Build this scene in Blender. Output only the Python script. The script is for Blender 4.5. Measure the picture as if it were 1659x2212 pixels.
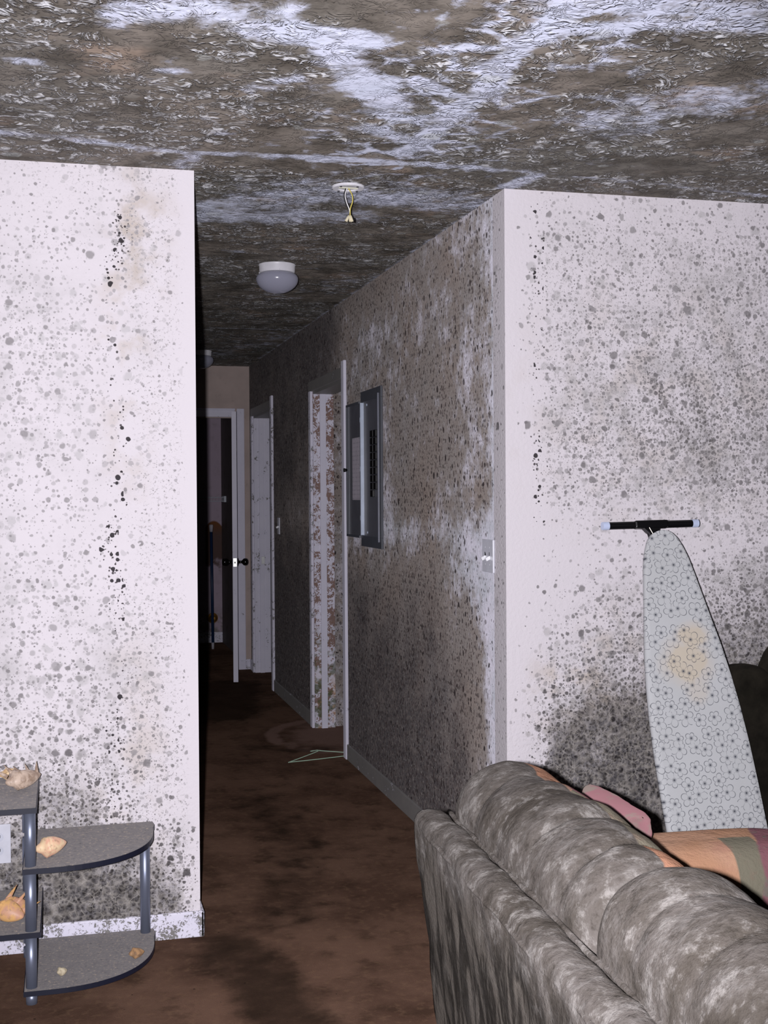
import bpy, bmesh, math, random
import numpy as np
from mathutils import Matrix, Vector
C = bpy.context.scene.collection
for _o in list(bpy.data.objects):
    bpy.data.objects.remove(_o)
PI = math.pi
# ------------------------------------------------------------------ camera, flash, world, exposure
CAM = (-1.4502, -3.9880, 1.4124)
YAW, PITCH, ROLL, FPX = 0.251213, -0.014971, -0.006270, 2688.8
F = Vector((math.sin(YAW) * math.cos(PITCH), math.cos(YAW) * math.cos(PITCH), math.sin(PITCH)))
R0 = Vector((math.cos(YAW), -math.sin(YAW), 0)); U0 = R0.cross(F)
RT = R0 * math.cos(ROLL) + U0 * math.sin(ROLL); UP = -R0 * math.sin(ROLL) + U0 * math.cos(ROLL)
cam = bpy.data.cameras.new('camera'); camo = bpy.data.objects.new('camera', cam); C.objects.link(camo)
cam.sensor_fit = 'HORIZONTAL'; cam.sensor_width = 36; cam.lens = 36 * FPX / 1659
cam.clip_start = 0.02; cam.clip_end = 60
M4 = Matrix((RT, UP, -F)).transposed().to_4x4(); M4.translation = Vector(CAM); camo.matrix_world = M4
bpy.context.scene.camera = camo
# the camera's own flash: beside the lens, on its left because the camera is held upright
fl = bpy.data.lights.new('camera_flash', 'SPOT'); flo = bpy.data.objects.new('camera_flash', fl); C.objects.link(flo)
fl.energy = 800; fl.color = (0.965, 0.945, 1.0); fl.shadow_soft_size = 0.012
fl.spot_size = math.radians(74); fl.spot_blend = 0.75
MF = M4.copy(); MF.translation = Vector(CAM) - RT * 0.06 + UP * 0.005; flo.matrix_world = MF
w = bpy.data.worlds.new('world'); bpy.context.scene.world = w; w.use_nodes = True
w.node_tree.nodes['Background'].inputs[0].default_value = (0.5, 0.45, 0.5, 1)
w.node_tree.nodes['Background'].inputs[1].default_value = 0.004
vs = bpy.context.scene.view_settings
vs.view_transform = 'Standard'; vs.look = 'None'; vs.exposure = 0.0; vs.gamma = 1.0
cy = bpy.context.scene.cycles; cy.max_bounces = 3; cy.diffuse_bounces = 2; cy.glossy_bounces = 2; cy.transmission_bounces = 1
try: vs.use_curve_mapping = False
except Exception: pass

# ------------------------------------------------------------------ shader helpers
def srgb(r, g, b):
    f = lambda c: (c / 255 / 12.92) if c / 255 <= 0.04045 else ((c / 255 + 0.055) / 1.055) ** 2.4
    return (f(r), f(g), f(b), 1)
class Mat:
    def __init__(s, name, rough=0.8, spec=0.3, metal=0.0):
        s.m = bpy.data.materials.new(name); s.m.use_nodes = True
        s.nt = s.m.node_tree; s.N = s.nt.nodes; s.L = s.nt.links
        s.b = s.N['Principled BSDF']; s.b.inputs['Roughness'].default_value = rough
        s.b.inputs['Specular IOR Level'].default_value = spec; s.b.inputs['Metallic'].default_value = metal
        s.b.inputs['Diffuse Roughness'].default_value = 0.9 if rough > 0.7 else 0.3
        s.pos = s.N.new('ShaderNodeNewGeometry').outputs['Position']
        s.obj = s.N.new('ShaderNodeTexCoord').outputs['Object']
    def put(s, sock, v):
        if hasattr(v, 'links') or hasattr(v, 'is_linked'): s.L.new(v, sock)
        else: sock.default_value = v
    def math(s, op, a, b=0.0, c=None, clamp=False):
        n = s.N.new('ShaderNodeMath'); n.operation = op; n.use_clamp = clamp
        s.put(n.inputs[0], a); s.put(n.inputs[1], b)
        if c is not None: s.put(n.inputs[2], c)
        return n.outputs[0]
    def mul(s, a, b): return s.math('MULTIPLY', a, b)
    def add(s, a, b): return s.math('ADD', a, b)
    def sub(s, a, b): return s.math('SUBTRACT', a, b)
    def mx(s, a, b): return s.math('MAXIMUM', a, b)
    def vm(s, op, a, b=(0, 0, 0)):
        n = s.N.new('ShaderNodeVectorMath'); n.operation = op; s.put(n.inputs[0], a); s.put(n.inputs[1], b)
        return n.outputs[1] if op in ('LENGTH', 'DOT_PRODUCT', 'DISTANCE') else n.outputs[0]
    def vscale(s, a, k): return s.vm('MULTIPLY', a, k if isinstance(k, tuple) else (k, k, k))
    def sep(s, v):
        n = s.N.new('ShaderNodeSeparateXYZ'); s.L.new(v, n.inputs[0]); return n.outputs
    def comb(s, x, y, z=0.0):
        n = s.N.new('ShaderNodeCombineXYZ'); s.put(n.inputs[0], x); s.put(n.inputs[1], y); s.put(n.inputs[2], z); return n.outputs[0]
    def noise(s, v, scale, det=3.0, rough=0.55, dist=0.0, col=False):
        n = s.N.new('ShaderNodeTexNoise'); s.L.new(v, n.inputs['Vector']); n.inputs['Scale'].default_value = scale
        n.inputs['Detail'].default_value = det; n.inputs['Roughness'].default_value = rough; n.inputs['Distortion'].default_value = dist
        return n.outputs['Color'] if col else n.outputs['Fac']
    def vor(s, v, scale, feature='F1', rnd=1.0, metric='EUCLIDEAN'):
        n = s.N.new('ShaderNodeTexVoronoi'); n.voronoi_dimensions = '2D'; n.feature = feature
        if feature != 'DISTANCE_TO_EDGE': n.distance = metric
        s.L.new(v, n.inputs['Vector']); n.inputs['Scale'].default_value = scale; n.inputs['Randomness'].default_value = rnd
        return n.outputs
    def sstep(s, x, a, b, o0=0.0, o1=1.0, lin=False):
        n = s.N.new('ShaderNodeMapRange'); n.interpolation_type = 'LINEAR' if lin else 'SMOOTHSTEP'
        s.put(n.inputs[0], x); s.put(n.inputs[1], a); s.put(n.inputs[2], b); s.put(n.inputs[3], o0); s.put(n.inputs[4], o1)
        return n.outputs[0]
    def mix(s, f, a, b, mode='MIX'):
        n = s.N.new('ShaderNodeMix'); n.data_type = 'RGBA'; n.blend_type = mode
        s.put(n.inputs[0], f); s.put(n.inputs[6], a); s.put(n.inputs[7], b); return n.outputs[2]
    def ramp(s, f, stops, const=False):
        n = s.N.new('ShaderNodeValToRGB'); s.put(n.inputs[0], f); e = n.color_ramp.elements
        if const: n.color_ramp.interpolation = 'CONSTANT'
        while len(e) < len(stops): e.new(0.5)
        for k, (p, c) in enumerate(stops): e[k].position = p; e[k].color = c
        return n.outputs[0]
    def attr(s, name):
        n = s.N.new('ShaderNodeAttribute'); n.attribute_name = name; return n.outputs['Fac']
    def warp(s, v, scale, amt):
        n = s.noise(v, scale, 2.0, 0.5, col=True)
        return s.vm('ADD', v, s.vscale(s.vm('SUBTRACT', n, (0.5, 0.5, 0.5)), amt))
    def spots(s, v, scale, rmin, rmax, dens, soft=0.75, off=0.0, wob=0.004):
        """round colonies of mould: one disc per cell, kept where the cell's random value < dens; returns (mask, per-cell random)"""
        key = (v.node.name, v.name)
        if not hasattr(s, 'wc'): s.wc = {}
        if key not in s.wc: s.wc[key] = s.vm('SUBTRACT', s.noise(v, 46.0, 2.0, 0.5, col=True), (0.5, 0.5, 0.5))
        vv = s.vm('ADD', s.vm('ADD', v, s.vscale(s.wc[key], wob * 1.1)), (off, off * 1.7, 0))
        o = s.vor(vv, scale); c = s.sep(o['Color'])
        r = s.add(s.mul(s.math('POWER', c[0], 2.0), rmax - rmin), rmin)
        m = s.sstep(o['Distance'], s.mul(r, soft), r, 1.0, 0.0)
        k = s.math('LESS_THAN', c[1], dens)
        return s.mul(m, k), c[2]
    def bump(s, h, strength=0.5, dist=0.002, prev=None):
        n = s.N.new('ShaderNodeBump'); n.inputs['Strength'].default_value = strength; n.inputs['Distance'].default_value = dist
        s.L.new(h, n.inputs['Height'])
        if prev is not None: s.L.new(prev, n.inputs['Normal'])
        return n.outputs[0]
    def out(s, col, normal=None, rough=None):
        s.put(s.b.inputs['Base Color'], col)
        if normal is not None: s.L.new(normal, s.b.inputs['Normal'])
        if rough is not None: s.put(s.b.inputs['Roughness'], rough)
        return s.m
def ridge(m, v, scale, power=6.0, det=2.0, dist=0.6):
    n = m.noise(v, scale, det, 0.5, dist)
    return m.math('POWER', m.math('SUBTRACT', 1.0, m.math('ABSOLUTE', m.sub(m.mul(n, 2.0), 1.0))), power * 3)

_plain = {}
def plain(name, col, rough=0.6, spec=0.4, metal=0.0, grime=0.0, gs=12.0, gcol=(60, 55, 48)):
    m = Mat(name, rough, spec, metal)
    n = m.noise(m.obj, gs, 4.0, 0.6)
    base = m.mix(m.sstep(n, 0.35, 0.7), srgb(*col), tuple([x * 0.88 for x in srgb(*col)[:3]] + [1]))
    if grime:
        g = m.sstep(m.noise(m.obj, gs * 2.3, 5.0, 0.65), 0.62 - grime * 0.25, 0.72 - grime * 0.15)
        base = m.mix(m.mul(g, min(1.0, grime * 1.6)), base, srgb(*gcol))
    return m.out(base, m.bump(n, 0.15, 0.001))

def wall_paint(name, uv, mode):
    """white painted drywall with mould colonies; attributes dens (colonies), fine (worm-like specks), dark, tan"""
    m = Mat(name, 0.85, 0.12); m.b.inputs['Diffuse Roughness'].default_value = 0.15
    p = m.sep(m.pos)
    v = m.comb(m.add(p[0], p[1]), p[2])
    dens = m.attr('dens'); fine = m.attr('fine'); dk = m.attr('dark'); tan = m.attr('tan')
    lo = m.noise(v, 3.5, 4.0, 0.6); mid = m.noise(v, 13.0, 4.0, 0.6)
    d = m.add(dens, m.mul(m.sub(lo, 0.5), m.mul(m.sstep(dens, 0.0, 0.3), 0.9)))
    d = m.add(d, m.mul(m.sub(mid, 0.5), m.mul(m.sstep(dens, 0.0, 0.4), 0.5)))
    white = srgb(216, 210, 215)
    col = m.mix(m.mul(m.sstep(m.noise(v, 5.0, 5.0, 0.65), 0.40, 0.75), m.sstep(d, 0.0, 0.7)), white, srgb(184, 180, 182))
    # pinkish and yellowish stain
    tn = m.mul(m.sstep(m.noise(v, 7.0, 4.0, 0.6), 0.45, 0.66), tan)
    col = m.mix(tn, col, m.mix(m.noise(v, 3.0, 2.0), srgb(198, 184, 172), srgb(182, 173, 166)))
    # broad faint blots
    b1, r1 = m.spots(v, 20.0, 0.15, 0.48, m.mul(d, 1.1), 0.5, 3.1, 0.02)
    col = m.mix(m.mul(b1, 0.5), col, m.mix(dk, srgb(184, 182, 184), srgb(140, 134, 130)))
    light = m.mix(m.sstep(dk, 0.0, 0.9, lin=True), srgb(192, 188, 191), srgb(88, 83, 82))
    deep = m.mix(m.sstep(dk, 0.0, 0.8, lin=True), srgb(154, 149, 152), srgb(38, 34, 35))
    h = m.mul(b1, 0.15)
    for sc, a, b, k, off, wob in ((25.0, 0.14, 0.46, 0.55, 4.4, 0.014), (36.0, 0.18, 0.44, 0.95, 2.3, 0.012), (50.0, 0.20, 0.47, 1.0, 1.3, 0.009), (64.0, 0.14, 0.46, 1.0, 7.7, 0.006), (88.0, 0.14, 0.46, 0.8, 5.2, 0.004), (150.0, 0.14, 0.42, 0.22, 9.2, 0.002)):
        s_, r_ = m.spots(v, sc, a, b, m.mul(d, k), 0.60, off, wob)
        col = m.mix(m.mul(s_, m.sstep(r_, 0.0, 1.0, 0.4, 0.9)), col, m.mix(m.math('POWER', r_, 1.6), light, deep))
        h = m.mx(h, s_)
    # worm-like specks and hyphae
    wz = m.sstep(m.add(fine, m.mul(m.sub(m.noise(v, 9.0, 4.0, 0.6), 0.5), 1.1)), 0.15, 0.75)
    wl = m.sstep(ridge(m, v, 62.0, 4.0, 3.0, 0.9), 0.45, 0.9)
    wk = m.sstep(m.noise(v, 95.0, 2.0), 0.50, 0.60)
    wmask = m.mul(m.mul(wl, wk), wz)
    wmask = m.mul(wmask, m.sstep(fine, 0.0, 0.1))
    col = m.mix(m.mul(wmask, 0.85), col, m.mix(dk, srgb(132, 128, 126), srgb(66, 60, 58)))
    # cracks of clean paint between crowded colonies where it is dark
    br = m.mul(m.sstep(m.vor(m.warp(v, 40.0, 0.012), 42.0, 'DISTANCE_TO_EDGE')['Distance'], 0.05, 0.0), m.mul(m.sstep(dk, 0.3, 1.0), m.sstep(m.noise(v, 30.0), 0.4, 0.6)))
    sat = m.mul(m.sstep(d, 0.62, 1.05), m.sstep(dk, 0.35, 1.0))
    vw = m.vm('ADD', v, m.vscale(m.noise(v, 24.0, 3.0, 0.6, col=True), 0.03))
    f1 = m.vor(vw, 46.0)['Distance']; f2 = m.vor(vw, 92.0)['Distance']
    fo = m.sstep(m.mix(m.sstep(m.noise(v, 11.0, 2.0), 0.42, 0.58), f1, f2), 0.15, 0.75)
    ff = m.math('ADD', m.mul(fo, 0.55), m.sub(m.mul(m.noise(v, 17.0, 5.0, 0.75), 1.9), 0.90), clamp=True)
    col = m.mix(m.mul(sat, 0.88), col, m.mix(ff, srgb(38, 35, 36), srgb(150, 144, 138)))
    col = m.mix(m.mul(br, 0.6), col, srgb(186, 180, 172))
    # black dots along the screw line of the stud
    sl = m.attr('dots')
    s_, r_ = m.spots(v, 58.0, 0.10, 0.62, m.mul(sl, 0.6), 0.8, 2.2, 0.004)
    col = m.mix(m.mul(s_, 0.95), col, srgb(42, 38, 42))
    s2, r2 = m.spots(v, 105.0, 0.1, 0.5, m.mul(sl, 0.5), 0.8, 4.2, 0.004)
    col = m.mix(m.mul(s2, 0.9), col, srgb(60, 54, 56))
    # light veins of the brown stain
    nb = m.bump(m.mul(m.noise(v, 75.0, 3.0, 0.6), m.add(0.25, m.mul(dk, 1.6))), 0.7, 0.004)
    return m.out(col, nb)

def hall_paint(name, uv='y'):
    """hall wall: nearly all grown over; dens = how much, lite = clean bands"""
    m = Mat(name, 0.85, 0.15); m.b.inputs['Diffuse Roughness'].default_value = 0.6
    p = m.sep(m.pos)
    v = m.comb(p[1] if uv == 'y' else p[0], p[2])
    vs_ = m.comb(m.mul(p[1] if uv == 'y' else p[0], 1.0), m.mul(p[2], 0.75))
    dens = m.attr('dens'); dk = m.attr('dark')
    n1 = m.noise(v, 4.0, 6.0, 0.68); n2 = m.noise(vs_, 22.0, 5.0, 0.7)
    base = m.mix(m.sstep(n1, 0.35, 0.68), srgb(216, 212, 224), srgb(184, 188, 196))
    brown = m.mix(m.noise(v, 2.6, 4.0, 0.6), srgb(146, 128, 116), srgb(144, 143, 144))
    cov = m.sstep(m.add(m.add(m.mul(m.sub(n1, 0.5), 1.6), m.mul(m.sub(n2, 0.5), 1.1)), m.sub(m.mul(dens, 1.25), 0.62)), -0.28, 0.26)
    col = m.mix(cov, base, brown)
    deepc = m.mix(m.noise(v, 9.0, 5.0, 0.7), srgb(58, 54, 56), srgb(90, 86, 88))
    col = m.mix(m.mul(m.sstep(m.add(dk, m.mul(m.sub(n1, 0.5), 0.9)), 0.25, 0.95), 0.93), col, deepc)
    mott = m.sstep(m.noise(vs_, 42.0, 4.0, 0.7), 0.46, 0.62)
    col = m.mix(m.mul(mott, m.mul(dens, 0.5)), col, m.mix(n2, srgb(112, 102, 98), srgb(146, 138, 132)))
    h = m.mul(mott, 0.4)
    for sc, a, b, k, off in ((38.0, 0.1, 0.5, 0.55, 1.1), (60.0, 0.1, 0.55, 0.8, 6.1), (95.0, 0.1, 0.55, 0.7, 8.3)):
        s_, r_ = m.spots(vs_, sc, a, b, m.mul(m.add(dens, m.mul(m.sub(n1, 0.5), 1.4)), k), 0.7, off, 0.008)
        col = m.mix(m.mul(s_, m.sstep(r_, 0.0, 1.0, 0.35, 0.95)), col, m.mix(r_, srgb(88, 74, 72), srgb(36, 32, 34)))
        h = m.mx(h, s_)
    lt = m.mul(m.sstep(m.noise(m.vscale(vs_, 1.3), 55.0, 3.0, 0.6), 0.60, 0.68), m.sstep(dens, 0.1, 0.4))
    col = m.mix(m.mul(lt, 0.5), col, srgb(176, 172, 168))
    nb = m.bump(m.noise(vs_, 70.0, 3.0, 0.7), 0.8, 0.006)
    return m.out(col, nb)

def ceiling_paint():
    m = Mat('mouldy_textured_ceiling', 0.8, 0.25); m.b.inputs['Diffuse Roughness'].default_value = 0.45
    p = m.sep(m.pos); v = m.comb(p[0], p[1])
    cl = m.attr('clean'); net = m.attr('net')
    n0 = m.noise(v, 1.3, 2.0, 0.5); n1 = m.noise(m.warp(v, 3.0, 0.12), 7.0, 7.0, 0.68); n2 = m.noise(v, 24.0, 5.0, 0.7)
    x = m.add(m.mul(cl, 0.85), m.mul(m.sub(n1, 0.5), 2.3)); x = m.add(x, m.mul(m.sub(n2, 0.5), 1.1))
    # round dark colonies in a net of paint
    ed = m.vor(m.warp(v, 14.0, 0.05), 9.0, 'DISTANCE_TO_EDGE')['Distance']
    nl = m.mul(m.sstep(m.add(ed, m.mul(m.sub(n2, 0.5), 0.25)), 0.20, 0.0), net)
    x = m.add(x, m.mul(nl, m.sstep(n1, 0.38, 0.60, 0.0, 0.62)))
    x = m.add(x, m.mul(net, 0.16))
    clean = m.sstep(x, 0.22, 0.92)
    dark = m.mix(m.sstep(n0, 0.35, 0.65), srgb(126, 117, 109), srgb(112, 108, 102))
    dark = m.mix(m.sstep(m.noise(v, 6.0, 4.0, 0.6), 0.35, 0.7), dark, srgb(78, 72, 65))
    dark = m.mix(m.mul(m.sstep(m.noise(m.vm('ADD', v, (5, 3, 0)), 3.2, 4.0, 0.6), 0.56, 0.72), 0.5), dark, srgb(158, 136, 120))
    light = m.mix(m.noise(v, 8.0, 4.0, 0.6), srgb(178, 184, 200), srgb(208, 209, 228))
    col = m.mix(clean, dark, light)
    s_, r_ = m.spots(v, 6.0, 0.05, 0.24, 0.30, 0.7, 1.9, 0.03)
    col = m.mix(m.mul(s_, m.sstep(r_, 0, 1, 0.1, 0.6)), col, srgb(176, 178, 176))
    # crow's-foot stomp texture: short raised ridges, less mouldy, with caught light and flank shade painted in
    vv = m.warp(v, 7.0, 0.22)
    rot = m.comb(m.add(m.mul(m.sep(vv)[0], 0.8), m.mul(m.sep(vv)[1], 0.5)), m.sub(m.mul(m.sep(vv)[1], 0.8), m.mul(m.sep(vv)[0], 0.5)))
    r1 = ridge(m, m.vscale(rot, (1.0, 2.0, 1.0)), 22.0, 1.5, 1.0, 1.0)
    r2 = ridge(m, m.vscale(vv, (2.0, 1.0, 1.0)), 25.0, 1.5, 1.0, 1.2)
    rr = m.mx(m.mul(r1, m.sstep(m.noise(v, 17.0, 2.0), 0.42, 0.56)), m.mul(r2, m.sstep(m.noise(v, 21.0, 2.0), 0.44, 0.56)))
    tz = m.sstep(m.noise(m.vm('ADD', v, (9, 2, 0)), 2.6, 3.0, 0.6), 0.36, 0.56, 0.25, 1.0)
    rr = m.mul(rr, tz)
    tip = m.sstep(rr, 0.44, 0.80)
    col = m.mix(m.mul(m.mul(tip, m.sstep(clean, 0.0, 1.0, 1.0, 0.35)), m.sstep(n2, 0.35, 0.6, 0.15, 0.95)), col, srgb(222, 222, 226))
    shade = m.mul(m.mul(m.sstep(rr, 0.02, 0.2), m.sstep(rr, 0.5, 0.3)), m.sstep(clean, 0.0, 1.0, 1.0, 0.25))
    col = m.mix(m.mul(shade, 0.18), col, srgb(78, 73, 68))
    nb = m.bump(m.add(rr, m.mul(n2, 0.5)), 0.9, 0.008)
    return m.out(col, nb)

def carpet():
    m = Mat('damp_brown_carpet', 1.0, 0.02); m.b.inputs['Diffuse Roughness'].default_value = 0.35
    p = m.sep(m.pos); v = m.comb(p[0], p[1])
    n1 = m.noise(v, 2.2, 5.0, 0.65); n2 = m.noise(v, 9.0, 4.0, 0.6); n3 = m.noise(v, 260.0, 3.0, 0.7)
    col = m.mix(m.sstep(n1, 0.36, 0.62), srgb(114, 88, 74), srgb(88, 66, 55))
    col = m.mix(m.mul(m.sstep(n2, 0.52, 0.68), 0.5), col, srgb(62, 47, 38))
    col = m.mix(m.mul(m.sstep(m.noise(v, 34.0, 3.0, 0.6), 0.5, 0.7), 0.35), col, srgb(130, 103, 82))
    st = m.attr('stain')
    col = m.mix(m.mul(m.sstep(m.add(st, m.mul(m.sub(n2, 0.5), 0.8)), 0.35, 0.8), 0.75), col, srgb(146, 118, 108))
    dr = m.attr('damp')
    col = m.mix(m.mul(m.sstep(m.add(dr, m.mul(m.sub(n2, 0.5), 0.9)), 0.3, 0.8), 0.75), col, srgb(42, 33, 27))
    sp, _ = m.spots(v, 7.0, 0.01, 0.03, 0.5, 0.7, 1.1, 0.002)
    col = m.mix(m.mul(sp, 0.8), col, srgb(30, 24, 22))
    col = m.mix(m.mul(m.sub(n3, 0.3), 0.5), col, srgb(54, 42, 34))
    return m.out(col, m.bump(n3, 0.8, 0.004))

def trim_paint(name, grow=0.5, brown=False, scale=1.0):
    m = Mat(name, 0.5, 0.35)
    p = m.sep(m.pos); v = m.comb(m.add(p[0], m.mul(p[1], 0.73)), p[2])
    n1 = m.noise(m.pos, 9.0 * scale, 4.0, 0.6); n2 = m.noise(m.pos, 46.0 * scale, 4.0, 0.7, 0.8)
    col = m.mix(n1, srgb(224, 220, 232), srgb(206, 204, 220))
    f = m.sstep(m.add(n2, m.mul(m.sub(n1, 0.5), 0.8)), 0.74 - grow * 0.36, 0.80 - grow * 0.36)
    c2 = m.mix(m.noise(m.pos, 30.0, 4.0, 0.7), srgb(92, 62, 48), srgb(140, 98, 74)) if brown else m.mix(n1, srgb(84, 82, 78), srgb(120, 116, 108))
    col = m.mix(m.mul(f, 0.9), col, c2)
    if brown:
        g = m.mul(m.sstep(m.noise(m.pos, 14.0, 4.0, 0.6), 0.46, 0.56), m.sstep(p[2], 0.75, 0.25))
        col = m.mix(m.mul(g, 0.8), col, srgb(76, 84, 50))
        col = m.mix(m.mul(m.sstep(m.noise(m.pos, 10.0, 3.0), 0.48, 0.6), m.sstep(p[2], 0.4, 0.05)), col, srgb(200, 160, 118))
    return m.out(col, m.bump(n2, 0.35, 0.002))

def sofa_cloth():
    """peach tapestry with mauve and grey patches, buried under grey mould where attribute mould = 1"""
    m = Mat('mould_covered_peach_upholstery', 0.95, 0.08); m.b.inputs['Diffuse Roughness'].default_value = 0.3
    v = m.obj
    p = m.sep(v); vf = m.comb(p[0], m.add(p[1], m.mul(p[2], 0.8)))
    cell = m.sep(m.vor(m.warp(vf, 2.0, 0.15), 3.6, 'F1', 0.9, 'CHEBYCHEV')['Color'])
    clean = m.ramp(cell[0], [(0.0, srgb(140, 112, 96)), (0.50, srgb(142, 104, 84)), (0.60, srgb(116, 76, 82)), (0.78, srgb(98, 92, 80)), (0.9, srgb(162, 134, 116))], True)
    pt = m.attr('pat')
    clean = m.mix(m.math('GREATER_THAN', pt, 0.1), clean, m.mix(m.sstep(m.noise(v, 6.0, 2.0), 0.4, 0.6), srgb(146, 114, 94), srgb(140, 106, 84)))
    wv = m.mul(m.sub(m.noise(v, 9.0, 2.0), 0.5), 0.02); pv = m.add(p[0], wv); pu = m.sub(wv, p[1]); flag = m.math('GREATER_THAN', pt, 0.1)
    g4 = m.mul(m.mul(m.sstep(pv, 0.622, 0.626), m.sstep(pv, 0.694, 0.690)), m.mul(m.sstep(pu, 0.135, 0.139), m.sstep(pu, 0.30, 0.296)))
    clean = m.mix(m.mul(g4, flag), clean, srgb(94, 90, 78))
    mv = m.sstep(m.add(pv, m.mul(pu, 0.30)), 0.742, 0.750)
    clean = m.mix(m.mul(mv, flag), clean, m.mix(m.sstep(m.noise(v, 26.0, 3.0), 0.5, 0.65), srgb(104, 70, 76), srgb(90, 84, 78)))
    clean = m.mix(m.mul(m.sstep(m.noise(v, 11.0, 5.0, 0.7), 0.5, 0.72), 0.35), clean, srgb(120, 78, 74))
    n1 = m.noise(v, 6.0, 6.0, 0.7); n2 = m.noise(m.warp(v, 9.0, 0.03), 22.0, 7.0, 0.76, 0.15); n3 = m.noise(v, 120.0, 3.0, 0.7)
    mould = m.mix(m.sstep(n1, 0.32, 0.66), srgb(60, 55, 50), srgb(84, 79, 76))
    mould = m.mix(m.mul(m.sstep(n2, 0.50, 0.66), 0.7), mould, srgb(124, 120, 117))
    mould = m.mix(m.mul(m.sstep(n2, 0.48, 0.34), 0.75), mould, srgb(44, 40, 36))
    st = ridge(m, m.vscale(m.warp(v, 5.0, 0.06), (1.0, 2.6, 1.4)), 9.0, 3.0, 4.0, 0.3)
    mould = m.mix(m.mul(m.mul(m.sstep(st, 0.3, 0.95), m.sstep(n1, 0.4, 0.6)), 0.2), mould, srgb(122, 119, 117))
    mould = m.mix(m.mul(m.sub(n3, 0.35), 0.4), mould, srgb(62, 57, 52))
    at = m.attr('mould'); f = m.sstep(m.add(at, m.mul(m.sub(n2, 0.5), 0.5)), 0.4, 0.6)
    col = m.mix(f, clean, mould)
    # rear panel: dark upright streaks where the growth thins
    rv = m.attr('rear'); vr = m.vscale(v, (1.0, 3.6, 0.75))
    rs = m.noise(m.warp(vr, 3.0, 0.18), 6.5, 5.0, 0.62, 0.5)
    rc = m.mix(m.sstep(rs, 0.44, 0.56), srgb(30, 27, 24), srgb(74, 69, 64))
    rc = m.mix(m.mul(m.sstep(m.noise(m.vscale(v, (1.0, 5.0, 0.9)), 16.0, 4.0, 0.7), 0.52, 0.68), 0.5), rc, srgb(88, 83, 78))
    col = m.mix(rv, col, rc)
    h = n2
    return m.out(col, m.bump(m.noise(v, 24.0, 5.0, 0.75), 0.8, 0.010))

def board_cloth():
    m = Mat('floral_outline_cover', 0.7, 0.25)
    p = m.sep(m.obj); v = m.comb(p[0], p[2])
    vo = m.vor(v, 20.5, 'F1', 0.62); c = m.sep(vo['Color'])
    loc = m.vm('SUBTRACT', m.vscale(v, 20.5), m.vscale(vo['Position'], 20.5))
    l = m.sep(loc); r = m.vm('LENGTH', m.comb(l[0], l[1]))
    th = m.add(m.math('ARCTAN2', l[1], l[0]), m.mul(c[0], 6.28))
    big = m.sstep(c[1], 0.0, 1.0, 0.44, 0.60)
    k5 = m.math('ABSOLUTE', m.math('COSINE', m.mul(th, 2.5)))
    asym = m.add(1.0, m.mul(m.math('SINE', m.add(th, 1.0)), 0.18))
    Rr = m.mul(m.mul(m.add(0.52, m.mul(m.math('POWER', k5, 0.6), 0.48)), big), asym)
    e = m.math('ABSOLUTE', m.sub(r, Rr))
    line = m.sstep(e, 0.012, 0.034, 1.0, 0.0)
    pet = m.mul(m.sstep(k5, 0.13, 0.03), m.math('LESS_THAN', r, m.mul(Rr, 1.08)))
    pet = m.mul(pet, m.math('GREATER_THAN', r, 0.1))
    ctr = m.sstep(r, 0.10, 0.04); ctr2 = m.mul(m.sstep(r, 0.2, 0.08), 0.5)
    ln = m.mx(m.mul(line, 0.8), m.mul(pet, 0.55)); ln = m.mx(ln, m.mx(ctr, ctr2))
    base = m.mix(m.noise(v, 7.0, 3.0), srgb(176, 177, 178), srgb(186, 187, 190))
    st = m.attr('scorch')
    base = m.mix(m.mul(m.sstep(m.add(st, m.mul(m.sub(m.noise(v, 14.0, 3.0), 0.5), 0.6)), 0.3, 0.9), 0.3), base, srgb(200, 182, 158))
    base = m.mix(m.mul(m.sstep(m.math('SUBTRACT', st, m.mul(m.noise(v, 20.0, 2.0), 0.5)), 0.5, 0.75), 0.25), base, srgb(196, 172, 120))
    col = m.mix(ln, base, srgb(78, 80, 88))
    return m.out(col, m.bump(m.noise(m.obj, 300.0), 0.1, 0.0005))

def shelf_dust():
    m = Mat('dusty_grey_laminate', 0.75, 0.3)
    n = m.noise(m.pos, 34.0, 6.0, 0.75); n2 = m.noise(m.pos, 110.0, 4.0, 0.7)
    col = m.mix(n, srgb(84, 82, 86), srgb(124, 119, 117))
    col = m.mix(m.mul(m.sstep(n2, 0.55, 0.7), 0.9), col, srgb(158, 144, 128))
    col = m.mix(m.mul(m.sstep(n2, 0.42, 0.3), 0.8), col, srgb(58, 56, 58))
    return m.out(col, m.bump(n2, 0.5, 0.002))
def shell_mat(name, a, b):
    m = Mat(name, 0.5, 0.4)
    n = m.noise(m.obj, 40.0, 4.0, 0.6, 0.8)
    col = m.mix(m.sstep(n, 0.35, 0.65), srgb(*a), srgb(*b))
    g = m.sstep(m.noise(m.obj, 95.0, 3.0, 0.6), 0.55, 0.7)
    return m.out(m.mix(m.mul(g, 0.4), col, srgb(120, 100, 80)), m.bump(n, 0.3, 0.001))

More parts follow.
